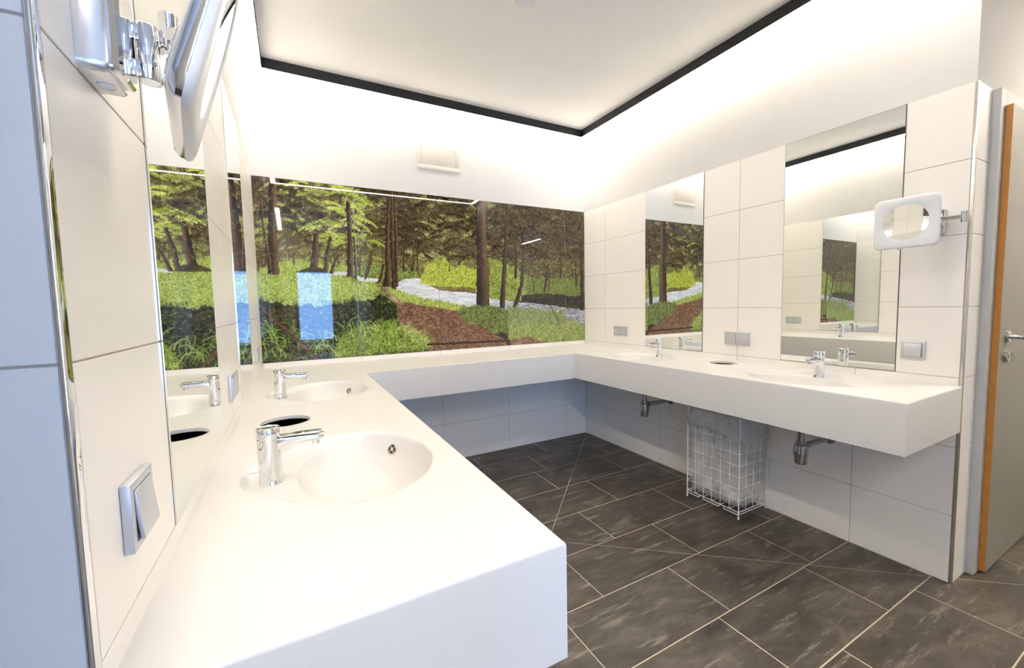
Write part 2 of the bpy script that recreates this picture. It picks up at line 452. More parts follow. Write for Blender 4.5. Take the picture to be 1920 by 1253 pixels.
def basin_patch(side, yc):
    nx, ny = 104, 128; xa, xb, hy = .05, .51, .27
    v = []; f = []
    for j in range(ny + 1):
        for i in range(nx + 1):
            dx = xa + (xb - xa) * i / nx; dy = -hy + 2 * hy * j / ny
            v.append((dx if side < 0 else W - dx, yc + dy, ZC - bowl_depth(dx, dy)))
    for j in range(ny):
        for i in range(nx):
            a = j * (nx + 1) + i; f.append((a, a + 1, a + nx + 2, a + nx + 1))
    top.add(v, f)
def hole_patch(cx, cy, r, h):
    n = 64; v = []; f = []
    for k in range(n):
        a = 2 * math.pi * k / n; c, s_ = math.cos(a), math.sin(a); m = max(abs(c), abs(s_))
        v.append((cx + h * c / m, cy + h * s_ / m, ZC))
    for rr, zz in ((r + .003, ZC), (r + .0008, ZC - .001), (r, ZC - .003), (r, ZC - .013)):
        for k in range(n):
            a = 2 * math.pi * k / n; v.append((cx + rr * math.cos(a), cy + rr * math.sin(a), zz))
    for q in range(4):
        for k in range(n):
            f.append((q * n + k, q * n + (k + 1) % n, (q + 1) * n + (k + 1) % n, (q + 1) * n + k))
    top.add(v, f)
HOLE = [(.148, -1.534, .076), (W - .135, -1.534, .076)]; HH = .085
RB = .006   # rounded front edge
for side, D, YE in ((-1, DL, YL), (1, DR, YR)):
    X = (lambda q: q) if side < 0 else (lambda q: W - q)
    def fl(a, b, y0, y1): flat(min(X(a), X(b)), max(X(a), X(b)), y0, y1)
    cuts = [-DB, BY[0] + .27, BY[0] - .27, BY[1] + .27, BY[1] - .27, YE + RB]
    hx, hy, hr = HOLE[0 if side < 0 else 1]; hd = hx if side < 0 else W - hx
    fl(0, D - RB, BY[0] + .27, -DB)
    for yc in BY:
        basin_patch(side, yc); fl(0, .05, yc - .27, yc + .27); fl(.51, D - RB, yc - .27, yc + .27)
    ya, yb = BY[1] + .27, BY[0] - .27
    fl(0, hd - HH, ya, yb); fl(hd + HH, D - RB, ya, yb); fl(hd - HH, hd + HH, ya, hy - HH); fl(hd - HH, hd + HH, hy + HH, yb)
    hole_patch(hx, hy, hr, HH)
    fl(0, D - RB, YE + RB, BY[1] - .27)
flat(0, W, -DB + RB, 0); 
flat(0, DL - RB, -DB, -DB + RB); flat(W - DR + RB, W, -DB, -DB + RB)
# rounded nose and aprons along the U-shaped front
path = [((0, YL), None), ((DL, YL), 1), ((DL, -DB), 1), ((W - DR, -DB), 1), ((W - DR, YR), 1), ((W, YR), None)]
outer = [p[0] for p in path]
inner = [(0, YL + RB), (DL - RB, YL + RB), (DL - RB, -DB + RB), (W - DR + RB, -DB + RB), (W - DR + RB, YR + RB), (W, YR + RB)]
prof = []
for k in range(5):
    a = math.pi / 2 * k / 4; prof.append((math.sin(a), ZC - RB + RB * math.cos(a)))   # 0 = inner, 1 = outer
prof.append((1.0, ZB))
v = []; f = []
for t, z in prof:
    for (ox, oy), (ix, iy) in zip(outer, inner): v.append((ix + (ox - ix) * t, iy + (oy - iy) * t, z))
for q in range(len(prof) - 1):
    for i in range(5): f.append((q * 6 + i, q * 6 + i + 1, (q + 1) * 6 + i + 1, (q + 1) * 6 + i))
top.add(v, f)
me = bpy.data.meshes.new('worktop'); me.from_pydata(top.v, [], top.f)
bm = bmesh.new(); bm.from_mesh(me); bmesh.ops.remove_doubles(bm, verts=bm.verts, dist=1e-5)
bm.normal_update()
def in_solid(x, y):
    for hx, hy, hr in HOLE:
        if math.hypot(x - hx, y - hy) < hr: return False
    return (x < DL and y > YL) or (x > W - DR and y > YR) or y > -DB
for q in bm.faces:
    c = q.calc_center_median(); n_ = q.normal
    if n_.z < -.01 or (abs(n_.z) <= .01 and in_solid(c.x + n_.x * .006, c.y + n_.y * .006)): q.normal_flip()
bm.normal_update()
for q in bm.faces: q.smooth = True
for e in bm.edges: e.smooth = not (len(e.link_faces) == 2 and e.calc_face_angle(0) > .7)
bm.to_mesh(me); bm.free(); me.materials.append(SOLID)
WT = link('worktop', me)
tag(WT, 'white U-shaped solid surface vanity worktop with four moulded oval basins', 'worktop')
# underside board, open above the basins' drains and the waste holes
def under(x0, x1, y0, y1): MB().box(x0, x1, y0, y1, ZB, ZB + .012).obj('underside_board', SOLID, WT)
for D, YE, xw, sg in ((DL, YL, 0, 1), (DR, YR, W, -1)):
    hx, hy, _ = HOLE[0 if sg > 0 else 1]
    E_ = .002
    for (a, b, c, d) in ((.002, D - E_, -1.40, -DB - .0), (.002, D - E_, YE + E_, -1.67), (.30, D - E_, -1.67, -1.40)):
        xa, xb = sorted((xw + sg * a, xw + sg * b)); under(xa, xb, c, d)
under(.002, W - .002, -DB + E_, -.002)

# ------------------------------------------------------------------ overflow grilles in the basins
def surf(px, py, side, yc):
    """march a photo direction on to the basin surface"""
    d = FWD + RT * ((px - 960) / FPX) - UP * ((py - 626.5) / FPX)
    t = .3
    while t < 6:
        p = Vector((CX, CY, CZ)) + d * t
        dx = p.x if side < 0 else W - p.x
        if p.z < ZC - bowl_depth(dx, p.y - yc): break
        t += .0015
    h = 1e-3
    dx = p.x if side < 0 else W - p.x; dy = p.y - yc
    gx = (bowl_depth(dx + h, dy) - bowl_depth(dx - h, dy)) / (2 * h); gy = (bowl_depth(dx, dy + h) - bowl_depth(dx, dy - h)) / (2 * h)
    n = Vector((gx if side < 0 else -gx, gy, 1)).normalized()
    return Vector((p.x, p.y, ZC - bowl_depth(dx, dy))), n
def overflow(px, py, yc, label):
    p, n = surf(px, py, -1, yc)
    R = n.to_track_quat('Z', 'Y').to_matrix().to_4x4(); R.translation = p
    t = thing('overflow_grille', label, 'overflow', p, group='overflow grilles of the near basins')
    R2 = n.to_track_quat('Z', 'Y').to_matrix().to_4x4()
    MB().lathe([(.0168, -.001), (.0168, .0025), (.0155, .0032), (.0135, .0030), (.0128, .0015), (.0128, -.001)], 32, R2, cap=False).obj('ring', BRASS, t, autosm=.6)
    MB().lathe([(.0130, -.001), (.0130, .0006)], 32, R2).obj('dark_backing', RUBBER, t)
    for k in range(4):
        a = math.pi / 4 + k * math.pi / 2
        pl = [(.003 * math.cos(a) - .0016 * math.sin(a), .003 * math.sin(a) + .0016 * math.cos(a)), (.003 * math.cos(a) + .0016 * math.sin(a), .003 * math.sin(a) - .0016 * math.cos(a)),
              (.013 * math.cos(a) + .0016 * math.sin(a), .013 * math.sin(a) - .0016 * math.cos(a)), (.013 * math.cos(a) - .0016 * math.sin(a), .013 * math.sin(a) + .0016 * math.cos(a))]
        MB().prism(pl, .0, .0026).xform(R2).obj('spoke', BRASS, t)
    MB().lathe([(.0045, 0), (.0045, .003), (.003, .0036)], 16, R2).obj('centre_screw', BRASS, t, autosm=.6)
    return t
overflow(736, 843.5, BY[1], 'round slotted overflow grille in the nearest left basin, left counter front')
overflow(654.5, 734, BY[0], 'round slotted overflow grille in the second left basin, towards the forest picture')

# ------------------------------------------------------------------ taps
def make_tap():
    t = thing('basin_mixer_tap', 'tap', 'tap')
    MB().lathe([(.0258, 0), (.0258, .0015), (.0248, .003), (.0244, .02), (.0236, .100), (.0238, .1035), (.0228, .1045)], 40).obj('body', CHROME, t, autosm=.7)
    hc = MB().lathe([(.0215, .1040), (.0215, .1075), (.0240, .1078), (.0244, .110), (.0244, .1285), (.0236, .1303), (.0222, .1308), (.0205, .1296), (.008, .1290), (.0, .1290)], 40, cap=False).obj('handle_cap', CHROME, t, autosm=.7)
    # spout: flat-topped arm, round end, thicker at the root
    v = []; f = []; n = 20
    st = [0, .010, .018, .024, .030, .040, .052, .066, .080, .092, .100, .106, .111, .1145, .1165, .1175]
    for x in st:
        u = max(0, (x - .1015) / .016); hw = .0165 * math.sqrt(max(1e-4, 1 - u * u)) if u < 1 else .0004
        zt = .1055 - .004 * (x / .1175); root = max(0, 1 - x / .046) ** 2.2
        zb = .0875 - .036 * root - .001 * x / .117
        if u > 0: zb += .004 * u * u
        for k in range(n):
            a = 2 * math.pi * k / n; c, s_ = math.cos(a), math.sin(a)
            y = hw * math.copysign(abs(c) ** .45, c); zz = (zt + zb) / 2 + (zt - zb) / 2 * math.copysign(abs(s_) ** .45, s_)
            v.append((x, y, zz))
    for i in range(len(st) - 1):
        for k in range(n): f.append((i * n + k, i * n + (k + 1) % n, (i + 1) * n + (k + 1) % n, (i + 1) * n + k))
    f.append(tuple(range(n))); f.append(tuple((len(st) - 1) * n + k for k in range(n)))
    spt = MB().add(v, f).obj('spout', CHROME, t, autosm=.9)
    # lever plate on top of the spout
    pl = [(.020, -.0115), (.100, -.0125)] + [(.100 + .0125 * math.sin(a), -.0125 * math.cos(a)) for a in [math.pi * k / 10 for k in range(1, 10)]] + [(.100, .0125), (.020, .0115)]
    MB().prism(pl, .1052, .1082).obj('lever', CHROME, hc, bevel=.0008, seg=2, autosm=.7)
    MB().lathe([(.0095, 0), (.0095, .009), (.0105, .0095), (.0105, .012)], 24, Matrix.Translation((.098, 0, .0775))).obj('aerator', CHROME, spt, autosm=.6)
    for (a, r0, r1, z) in ((math.pi, .022, .042, .030), (math.radians(52), .022, .040, .030)):
        c, s_ = math.cos(a), math.sin(a)
        MB().tube([(r0 * c, r0 * s_, z), (r1 * c, r1 * s_, z)], .0026, 10).obj('side_pin', CHROME, t, autosm=.8)
    return t
tap0 = make_tap()
taps = [(.123, BY[1], 0, 'chrome mixer tap at the nearest basin on the left worktop, closest to the camera'),
        (.123, BY[0], 0, 'chrome mixer tap at the left basin nearer the forest picture'),
        (W - .123, BY[0], math.pi, 'chrome mixer tap below the narrow far mirror on the right wall'),
        (W - .123, BY[1], math.pi, 'chrome mixer tap below the large mirror on the right wall')]
for i, (x, y, r, lab) in enumerate(taps):
    o = tap0 if i == 0 else copy_tree(tap0)
    o.location = (x, y, ZC - .0172); o.rotation_euler = (0, 0, r); o['label'] = lab; o['group'] = 'chrome basin taps'

# ------------------------------------------------------------------ wall mirrors
def wall_mirror(side, y0, y1, label):
    z0, z1 = 3 * P + .001, 7 * P + .002
    x = 0 if side < 0 else W; s = 1 if side < 0 else -1
    t = thing('wall_mirror', label, 'mirror', (x, -(y0 + y1) / 2, z0), group='frameless wall mirrors')
    h = (y1 - y0) / 2
    def bx(a, b, m): return MB().box(min(s * a, s * b), max(s * a, s * b), -h + m, h - m, m, z1 - z0 - m)
    bx(-.0015, -.0005, .0003).obj('dark_backing', DARK, t)
    bx(-.0004, .0024, .0022).obj('mirror_glass', MIRROR, t)
    return t
wall_mirror(-1, *ML[0], 'tall frameless mirror on the left wall nearest the camera, behind the near tap')
wall_mirror(-1, *ML[1], 'tall frameless mirror on the left wall next to the forest picture')
wall_mirror(1, *MR[0], 'large tall frameless mirror on the right wall beside the square cosmetic mirror')
wall_mirror(1, *MR[1], 'narrow looking frameless mirror on the right wall near the back corner')

# ------------------------------------------------------------------ socket and switch plates
def plate(side, ya, yb, n, label, tilt=0):
    """wall plate between ya (nearer back) and yb; n covers"""
    x = 0 if side < 0 else W; s = 1 if side < 0 else -1; zc = 1.018
    t = thing('switch_plate' if n == 1 else 'socket_plate', label, 'switch' if n == 1 else 'socket', (x, -(ya + yb) / 2, zc), group='silver wall plates above the worktop')
    h = (yb - ya) / 2; e = .0412
    def bx(a, b, y0, y1, z0, z1): return MB().box(min(s * a, s * b), max(s * a, s * b), y0, y1, z0, z1)
    bx(0.0002, .0105, -h, h, -e, e).obj('frame', SILVER, t, bevel=.0015, seg=2, autosm=.6)
    for k in range(n):
        w = 2 * h / n; yc = -h + w * (k + .5); q = w / 2 - (.011 if n == 1 else .006)
        m = MB().box(0, .0045, -q, q, -.030, .030)
        o = tag(m.xform(Matrix.Scale(s, 4, (1, 0, 0)) if s < 0 else Matrix.Identity(4)).obj('rocker' if n == 1 else 'hinged_cover', SILVER, t, bevel=.001, seg=2, autosm=.6))
        o.location = (s * .0085, yc, 0)
        if n == 1: o.rotation_euler = (0, s * math.radians(-5.5), 0); o.location.x = s * .0105
        bx(.0103, .0108, yc - q - .0012, yc + q + .0012, -.0312, .0312).obj('shadow_gap', DARK, t)
    return t
plate(-1, 2.441, 2.524, 1, 'silver light switch on the left wall right beside the camera')
plate(-1, 1.452, 1.617, 2, 'silver double socket between the two mirrors on the left wall')
plate(-1, .410, .571, 2, 'silver double socket on the left wall beside the forest picture')
plate(1, 2.328, 2.411, 1, 'silver light switch on the right wall below the square cosmetic mirror')
plate(1, 1.452, 1.617, 2, 'silver double socket between the two mirrors on the right wall')
plate(1, .410, .571, 2, 'silver double socket on the right wall near the back corner')

# ------------------------------------------------------------------ swivel cosmetic mirrors
def rrect(hx, hy, r, n=8):
    out = []
    for cx, cy, a0 in ((hx - r, hy - r, 0), (-hx + r, hy - r, 90), (-hx + r, -hy + r, 180), (hx - r, -hy + r, 270)):
        for k in range(n + 1):
            a = math.radians(a0 + 90 * k / n); out.append((cx + r * math.cos(a), cy + r * math.sin(a)))
    return out
def ring_loft(sections):
    """sections: list of (closed outline, z)"""
    m = MB(); n = len(sections[0][0]); v = [(x, y, z) for pl, z in sections for x, y in pl]; f = []
    for i in range(len(sections) - 1):
        for k in range(n): f.append((i * n + k, i * n + (k + 1) % n, (i + 1) * n + (k + 1) % n, (i + 1) * n + k))
    f.append(tuple(range(n - 1, -1, -1))); f.append(tuple((len(sections) - 1) * n + k for k in range(n)))
    return m.add(v, f)
def cosmetic(name_label, wall_x, s, ybox, hinge, elbow, centre, h, up):
    """s: direction out of the wall; h, up: in-plane axes of the square head; parts in world axes around the box"""
    base = Vector((wall_x, ybox, 1.52))
    t = thing('cosmetic_mirror', name_label, 'cosmetic mirror', base, group='swivel cosmetic mirrors')
    T = Matrix.Translation(-base)
    X = lambda a, b: (min(wall_x + s * a, wall_x + s * b), max(wall_x + s * a, wall_x + s * b))
    hb = .034; zt = 1.63
    # wall box with rounded corners and its chrome cover
    Rw = Matrix(((0, 0, s, wall_x), (1, 0, 0, ybox), (0, 1, 0, (1.515 + zt) / 2), (0, 0, 0, 1)))
    o = rrect(hb, (zt - 1.515) / 2, .012); i = rrect(hb - .003, (zt - 1.515) / 2 - .003, .010)
    wbx = ring_loft([(o, .0002), (o, .022), (i, .026)]).xform(T @ Rw).obj('wall_box', SILVER2, t, autosm=.7)
    o2 = rrect(hb - .008, (zt - 1.515) / 2 - .006, .008); i2 = rrect(hb - .011, (zt - 1.515) / 2 - .009, .006)
    ring_loft([(o2, .026), (o2, .033), (i2, .036)]).xform(T @ Rw).obj('cover', CHROME, t, autosm=.7)
    Rb = Matrix.Translation((wall_x + s * .014, ybox, 1.5155))
    MB().lathe([(.008, 0), (.008, -.002), (.0065, -.003), (.0065, -.002), (.003, -.002)], 24, T @ Rb).obj('push_button', WHITEP, wbx, autosm=.6)
    hv, ev, cv = Vector(hinge), Vector(elbow), Vector(centre)
    # hinge: two knuckles bridging box and barrel, a middle knuckle on the arm
    for dz, hh in ((.021, .0095), (-.021, .0095)):
        xa, xb = X(.034, abs(hv.x - wall_x))
        MB().box(xa, xb, hv.y - .011, hv.y + .011, hv.z + dz - hh, hv.z + dz + hh).xform(T).obj('knuckle', CHROME, t, bevel=.001, seg=2, autosm=.6)
    MB().lathe([(.0115, -.033), (.0125, -.0315), (.0125, .0315), (.0115, .033)], 24, T @ Matrix.Translation(hv)).obj('hinge_barrel', CHROME, t, autosm=.6)
    def bar(a, b, hw, hz, nm):
        d = (b - a); L = d.length; ang = math.atan2(d.y, d.x); R = Matrix.Translation((a + b) / 2) @ Matrix.Rotation(ang, 4, 'Z') @ Matrix.Rotation(-math.asin(d.z / L), 4, 'Y')
        MB().box(-L / 2, L / 2, -hw, hw, -hz, hz).xform(T @ R).obj(nm, CHROME, t, bevel=.0012, seg=2, autosm=.6)
    bar(hv, ev, .004, .0085, 'arm')
    MB().lathe([(.0095, -.0225), (.0105, -.0215), (.0105, .0215), (.0095, .0225), (.0065, .0225), (.006, .020)], 24, T @ Matrix.Translation(ev)).obj('elbow_barrel', CHROME, t, autosm=.6)
    n = h.cross(up).normalized()
    if n.x * s < 0: n = -n
    bk = cv - n * .016
    bar(ev, bk, .0045, .0075, 'arm')
    # square head: chrome shell, opal face with a round magnifying mirror
    Rm = Matrix(((h.x, up.x, n.x, cv.x), (h.y, up.y, n.y, cv.y), (h.z, up.z, n.z, cv.z), (0, 0, 0, 1)))
    S = .105
    hd = ring_loft([(rrect(S - .020, S - .020, .02), -.017), (rrect(S - .006, S - .006, .022), -.011), (rrect(S - .001, S - .001, .022), -.004), (rrect(S - .001, S - .001, .022), .001)]).xform(T @ Rm).obj('head_shell', CHROME, t, autosm=.7)
    # face ring with a circular opening
    m = 72; RO = .074; v = []; f = []
    def edge(a, S_, r_):
        c, s_ = math.cos(a), math.sin(a); k = S_ / max(abs(c), abs(s_)); x, y = c * k, s_ * k
        ax, ay = abs(x), abs(y)
        if ax > S_ - r_ and ay > S_ - r_:           # pull the corner on to its arc
            lo_, hi_ = 0.0, k
            for _ in range(30):
                md = (lo_ + hi_) / 2; px_, py_ = abs(c * md), abs(s_ * md)
                inside = not (px_ > S_ - r_ and py_ > S_ - r_) or math.hypot(px_ - S_ + r_, py_ - S_ + r_) <= r_
                if inside and px_ <= S_ and py_ <= S_: lo_ = md
                else: hi_ = md
            x, y = c * lo_, s_ * lo_
        return x, y
    loops = []
    for S_, r_, z in ((S, .022, .001), (S, .022, .005), (S - .0025, .021, .0080), (S - .008, .018, .0095)):
        loops.append([(*edge(2 * math.pi * k / m, S_, r_), z) for k in range(m)])
    for r_, z in ((RO + .002, .0095), (RO, .0085), (RO, .003)):
        loops.append([(r_ * math.cos(2 * math.pi * k / m), r_ * math.sin(2 * math.pi * k / m), z) for k in range(m)])
    for lp in loops: v += lp
    for i_ in range(len(loops) - 1):
        for k in range(m): f.append((i_ * m + k, i_ * m + (k + 1) % m, (i_ + 1) * m + (k + 1) % m, (i_ + 1) * m + k))
    opf = MB().add(v, f).xform(T @ Rm).obj('opal_face', OPAL, t, autosm=.7)
    RC = .72; prof = [(RO * k / 24, .0075 - RC + math.sqrt(RC * RC - RO * RO) - (math.sqrt(RC * RC - (RO * k / 24) ** 2) - RC) ) for k in range(25)]
    prof = [(max(r, 1e-4), .0045 + r * r / (2 * RC)) for r, z in prof]
    MB().lathe(prof, 64, T @ Rm, cap=False).obj('magnifying_glass', MIRROR, opf, smooth=True)
    if s > 0: return t
    Rk = T @ Rm @ Matrix.Translation((.0 if s > 0 else -.02, -S + .002, -.006)) @ Matrix.Rotation(math.pi / 2, 4, 'X')
    MB().lathe([(.006, 0), (.006, .007), (.005, .008)], 20, Rk).obj('tilt_knob', CHROME, hd, autosm=.6)
    return t
hL = Vector((-.160, .987, 0)).normalized(); n0 = Vector((.987, .160, 0)); tl = math.radians(16.5)
uL = Vector((0, 0, math.cos(tl))) + n0 * math.sin(tl)
AL = Vector((.096, -2.682, 1.449))
cosmetic('square chrome cosmetic mirror folded on the left wall, close to the camera', 0, 1, -2.500, (.046, -2.466, 1.574), (.066, -2.452, 1.612), AL + hL * .105 + uL * .105 + hL.cross(uL).normalized() * .013, hL, uL)
cosmetic('square white framed cosmetic mirror swung out from the right wall', W, -1, -2.424, (W - .046, -2.450, 1.585), (W - .060, -2.523, 1.578), (W - .195, -2.388, 1.568), Vector((0, -1, 0)), Vector((0, 0, 1)))

# ------------------------------------------------------------------ bottle traps under the right worktop
def make_trap():
    t = thing('bottle_trap', 'trap', 'siphon')
    MB().lathe([(.0165, .205), (.0165, .090)], 24).obj('tail_pipe', DARKSTEEL, t, autosm=.6)
    MB().lathe([(.021, .118), (.023, .115), (.023, .104), (.029, .098), (.0335, .058), (.0335, .048), (.030, .046)], 32).obj('trap_collar', DARKSTEEL, t, autosm=.5)
    MB().lathe([(.0295, .048), (.0295, .014), (.0265, .005), (.018, .0), (.004, -.001)], 32).obj('trap_cup', DARKSTEEL, t, autosm=.6)
    Rx = Matrix.Translation((.028, 0, .088)) @ Matrix.Rotation(math.pi / 2, 4, 'Y')
    MB().lathe([(.020, 0), (.021, .003), (.021, .016), (.018, .018)], 24, Rx).obj('outlet_nut', DARKSTEEL, t, autosm=.6)
    MB().lathe([(.0150, .017), (.0150, .243)], 20, Rx).obj('outlet_pipe', DARKSTEEL, t, autosm=.6)
    MB().lathe([(.016, .228), (.030, .236), (.033, .2435)], 28, Rx).obj('wall_rosette', DARKSTEEL, t, autosm=.6)
    return t
tr0 = make_trap()
for i, (yc, lab) in enumerate(((BY[0], 'chrome bottle trap under the right worktop near the back corner'), (BY[1], 'chrome bottle trap under the right worktop beside the wire basket'))):
    o = tr0 if i == 0 else copy_tree(tr0)
    o.location = (W - .2725, yc, .434); o['label'] = lab; o['group'] = 'bottle traps'

# ------------------------------------------------------------------ wire waste baskets and their bags
def make_basket():
    t = thing('wire_basket', 'basket', 'waste basket')
    a, b = .133, .173; z0, zt = .042, .585; rw = .0017
    def bar(p, q, r, nm): return MB().tube([p, q], r, 8).obj(nm, WIRE, t, autosm=.8)
    for sx in (-1, 1):
        for sy in (-1, 1):
            bar((sx * a, sy * b, .002), (sx * a, sy * b, zt), .0034, 'corner_post')
            MB().lathe([(.0048, 0), (.0048, .012), (.0036, .014)], 12, Matrix.Translation((sx * a, sy * b, 0))).obj('foot_cap', WIRE, t, autosm=.6)
            MB().lathe([(.0062, 0), (.0062, .005)], 12, Matrix.Translation((sx * a, sy * b, .100))).obj('collar', WIRE, t, autosm=.6)
    zs = [z0 + .0677 * k for k in range(9)]
    for k, z in enumerate(zs):
        r = .0026 if k in (0, 8) else rw
        for sx in (-1, 1): bar((sx * a, -b, z), (sx * a, b, z), r, 'cross_wire')
        for sy in (-1, 1): bar((-a, sy * b, z), (a, sy * b, z), r, 'cross_wire')
    for k in range(1, 6):
        y = -b + 2 * b * k / 6
        for sx in (-1, 1): bar((sx * a, y, z0), (sx * a, y, zt), rw, 'upright_wire')
        bar((-a, y, z0), (a, y, z0), rw, 'base_wire')
    for k in range(1, 4):
        x = -a + 2 * a * k / 4
        for sy in (-1, 1): bar((x, sy * b, z0), (x, sy * b, zt), rw, 'upright_wire')
    # folded lower rims in three lengths on the long sides, one on the short sides
    for sx in (-1, 1):
        for (p, q) in ((-b, -b + .095), (-b + .115, b - .115), (b - .095, b)):
            MB().tube([(sx * a, p, z0), (sx * (a + .004), p + .006, z0 - .014), (sx * (a + .004), q - .006, z0 - .014), (sx * a, q, z0)], .0024, 8).obj('lower_rim', WIRE, t, autosm=.8)
    for sy in (-1, 1):
        MB().tube([(-a, sy * b, z0), (-a + .008, sy * (b + .003), z0 - .012), (a - .008, sy * (b + .003), z0 - .012), (a, sy * b, z0)], .0024, 8).obj('lower_rim', WIRE, t, autosm=.8)
    return t
def make_bag(seed):
    rnd = random.Random(seed)
    n = 96; a, b = .133, .173; secs = []
    def loop(off, z, amp, ph):
        pl = []
        for k in range(n):
            an = 2 * math.pi * k / n; c, s_ = math.cos(an), math.sin(an)
            x = (a + off) * math.copysign(abs(c) ** .28, c); y = (b + off) * math.copysign(abs(s_) ** .28, s_)
            w = 1 + amp * (math.sin(an * 5 + ph) * .5 + math.sin(an * 11 + ph * 2.3) * .3 + math.sin(an * 23 + ph * 4.1) * .2)
            pl.append((x * w, y * w, z + amp * .10 * math.sin(an * 7 + ph)))
        return pl
    prof = [(-.10, .052, .03), (-.035, .050, .05), (-.010, .062, .035), (-.006, .11, .02), (-.008, .18, .03), (-.006, .26, .02), (-.007, .34, .02), (-.005, .42, .015), (-.004, .50, .012), (.000, .588, .004), (.005, .592, .003), (.009, .585, .005), (.011, .53, .03), (.014, .48, .05), (.013, .452, .09)]
    v = []; f = []
    for i, (o, z, am) in enumerate(prof):
        lp = loop(o, z, am, i * 1.1 + seed)
        if i == len(prof) - 1:     # ragged lower hem of the skirt
            lp = [(x, y, z_ + .05 * max(0, (y + b) / (2 * b)) + .012 * math.sin(k * .41)) for k, (x, y, z_) in enumerate(lp)]
        v += lp
    for i in range(len(prof) - 1):
        for k in range(n): f.append((i * n + k, i * n + (k + 1) % n, (i + 1) * n + (k + 1) % n, (i + 1) * n + k))
    f.append(tuple(range(n - 1, -1, -1)))
    return MB().add(v, f)
bk0 = make_basket()
bag_me = make_bag(1.7).mesh('bin_bag', FILM, smooth=True)
for i, (x, cy, lab, lab2) in enumerate(((W - .145, -1.566, 'white wire waste basket under the right worktop between the two traps', 'clear plastic bag lining the basket under the right worktop'),
                               (.150, -1.534, 'white wire waste basket under the hole in the left worktop', 'clear plastic bag below the waste hole of the left worktop'))):
    o = bk0 if i == 0 else copy_tree(bk0)
    o.location = (x, cy, 0); o['label'] = lab; o['group'] = 'wire waste baskets'
    bag = link('bin_bag', bag_me, None, (x, cy, 0)); tag(bag, lab2, 'bin bag', 'bin bags')
# crumpled paper towels inside the visible bag
def crumple(seed, r):
    rnd = random.Random(seed); bm_ = bmesh.new(); bmesh.ops.create_icosphere(bm_, subdivisions=3, radius=r)
    ph = [rnd.uniform(0, 6) for _ in range(6)]
    for q in bm_.verts:
        n_ = q.co.normalized(); k = 1 + .22 * math.sin(n_.x * 7 + ph[0]) * math.sin(n_.y * 6 + ph[1]) + .16 * math.sin(n_.z * 11 + ph[2] + n_.x * 5) + rnd.uniform(-.10, .10)
        q.co = Vector((n_.x * r * k * 1.25, n_.y * r * k, n_.z * r * k * .62))
    me_ = bpy.data.meshes.new('paper_towel'); bm_.to_mesh(me_); bm_.free(); me_.materials.append(WHITEP); return me_
for i, (dx, dy, dz, r, lab) in enumerate(((-.055, -.095, .083, .040, 'crumpled paper towel at the front corner of the bag under the right worktop'), (.02, .00, .086, .034, 'crumpled paper towel in the middle of the bag under the right worktop'), (-.04, .09, .084, .030, 'crumpled paper towel at the back of the bag under the right worktop'))):
    tag(link('paper_towel', crumple(i, r), None, (W - .145 + dx, -1.566 + dy, dz)), lab, 'paper towel', 'paper towels in the bin bag')

# ------------------------------------------------------------------ access hatch and ceiling sensor
t = thing('access_hatch', 'square cream access hatch with a round knob, above the forest picture', 'hatch', (1.2575, BK, 2.317))
for (a, b, c, d_) in ((-.171, .171, 0, .034), (-.171, .171, .309, .343), (-.171, -.138, .034, .309), (.138, .171, .034, .309)):
    MB().box(a, b, -.0055, -.0002, c, d_).obj('frame', CREAMP, t, bevel=.0015, seg=2, autosm=.6)
MB().box(-.1365, .1365, -.0045, -.0015, .0355, .3075).obj('hatch_door', CREAMP, t, bevel=.001, seg=2, autosm=.6)
MB().lathe([(.020, 0), (.020, .004), (.017, .0065), (.0, .007)], 28, Matrix.Translation((.116, -.0045, .178)) @ Matrix.Rotation(math.pi / 2, 4, 'X'), cap=False).obj('knob', WHITEP, t, autosm=.6)
t = thing('ceiling_sensor', 'round white sensor in the middle of the raised ceiling', 'sensor', (1.312, -1.243, ZT))
MB().lathe([(.058, 0), (.058, -.008), (.054, -.012), (.046, -.013), (.044, -.010)], 40, cap=False).obj('ring', WHITEP, t, autosm=.6)
MB().lathe([(.043, 0), (.043, -.016), (.040, -.022), (.028, -.027), (.0, -.028)], 40, cap=False).obj('dome', WHITEP, t, autosm=.6)

# ------------------------------------------------------------------ door at the right edge
fr = struct('trim_3', MB().box(2.827, 2.902, -2.556, YR + BK, 0, 2.119), FRAMEP, 'grey painted door frame post beside the right wall end', 'door frame', bevel=.002, seg=2)
MB().box(2.902, 3.86, -2.556, YR + BK, 2.062, 2.119).obj('head_rail', FRAMEP, fr)
MB().box(3.775, 3.86, -2.556, YR + BK, 0, 2.062).obj('hinge_post', FRAMEP, fr)
dr = tag(MB().box(2.886, 3.790, -2.5785, -2.5570, .008, 2.056).obj('door_1', DOORP), 'grey laminate door with orange edge and steel lever handle', 'door', kind='structure')
tag(MB().box(2.8845, 2.886, -2.5785, -2.5570, .008, 2.056).obj('edge_band', ORANGE, dr), 'orange door edge')
Ry = Matrix.Translation((2.985, -2.5785, 1.073)) @ Matrix.Rotation(math.pi / 2, 4, 'X')
MB().lathe([(.026, 0), (.026, .008), (.024, .010)], 28, Ry).obj('handle_rosette', STEEL, dr, autosm=.6)
pts = [(2.985, -2.588, 1.073), (2.985, -2.615, 1.073), (2.988, -2.625, 1.073), (2.996, -2.631, 1.073), (3.125, -2.633, 1.072)]
MB().tube(pts, .0098, 16).obj('lever_handle', STEEL, dr, autosm=.8)
Ry = Matrix.Translation((2.980, -2.5785, .985)) @ Matrix.Rotation(math.pi / 2, 4, 'X')
lk = MB().lathe([(.025, 0), (.025, .009), (.023, .011)], 28, Ry).obj('lock_rosette', STEEL, dr, autosm=.6)
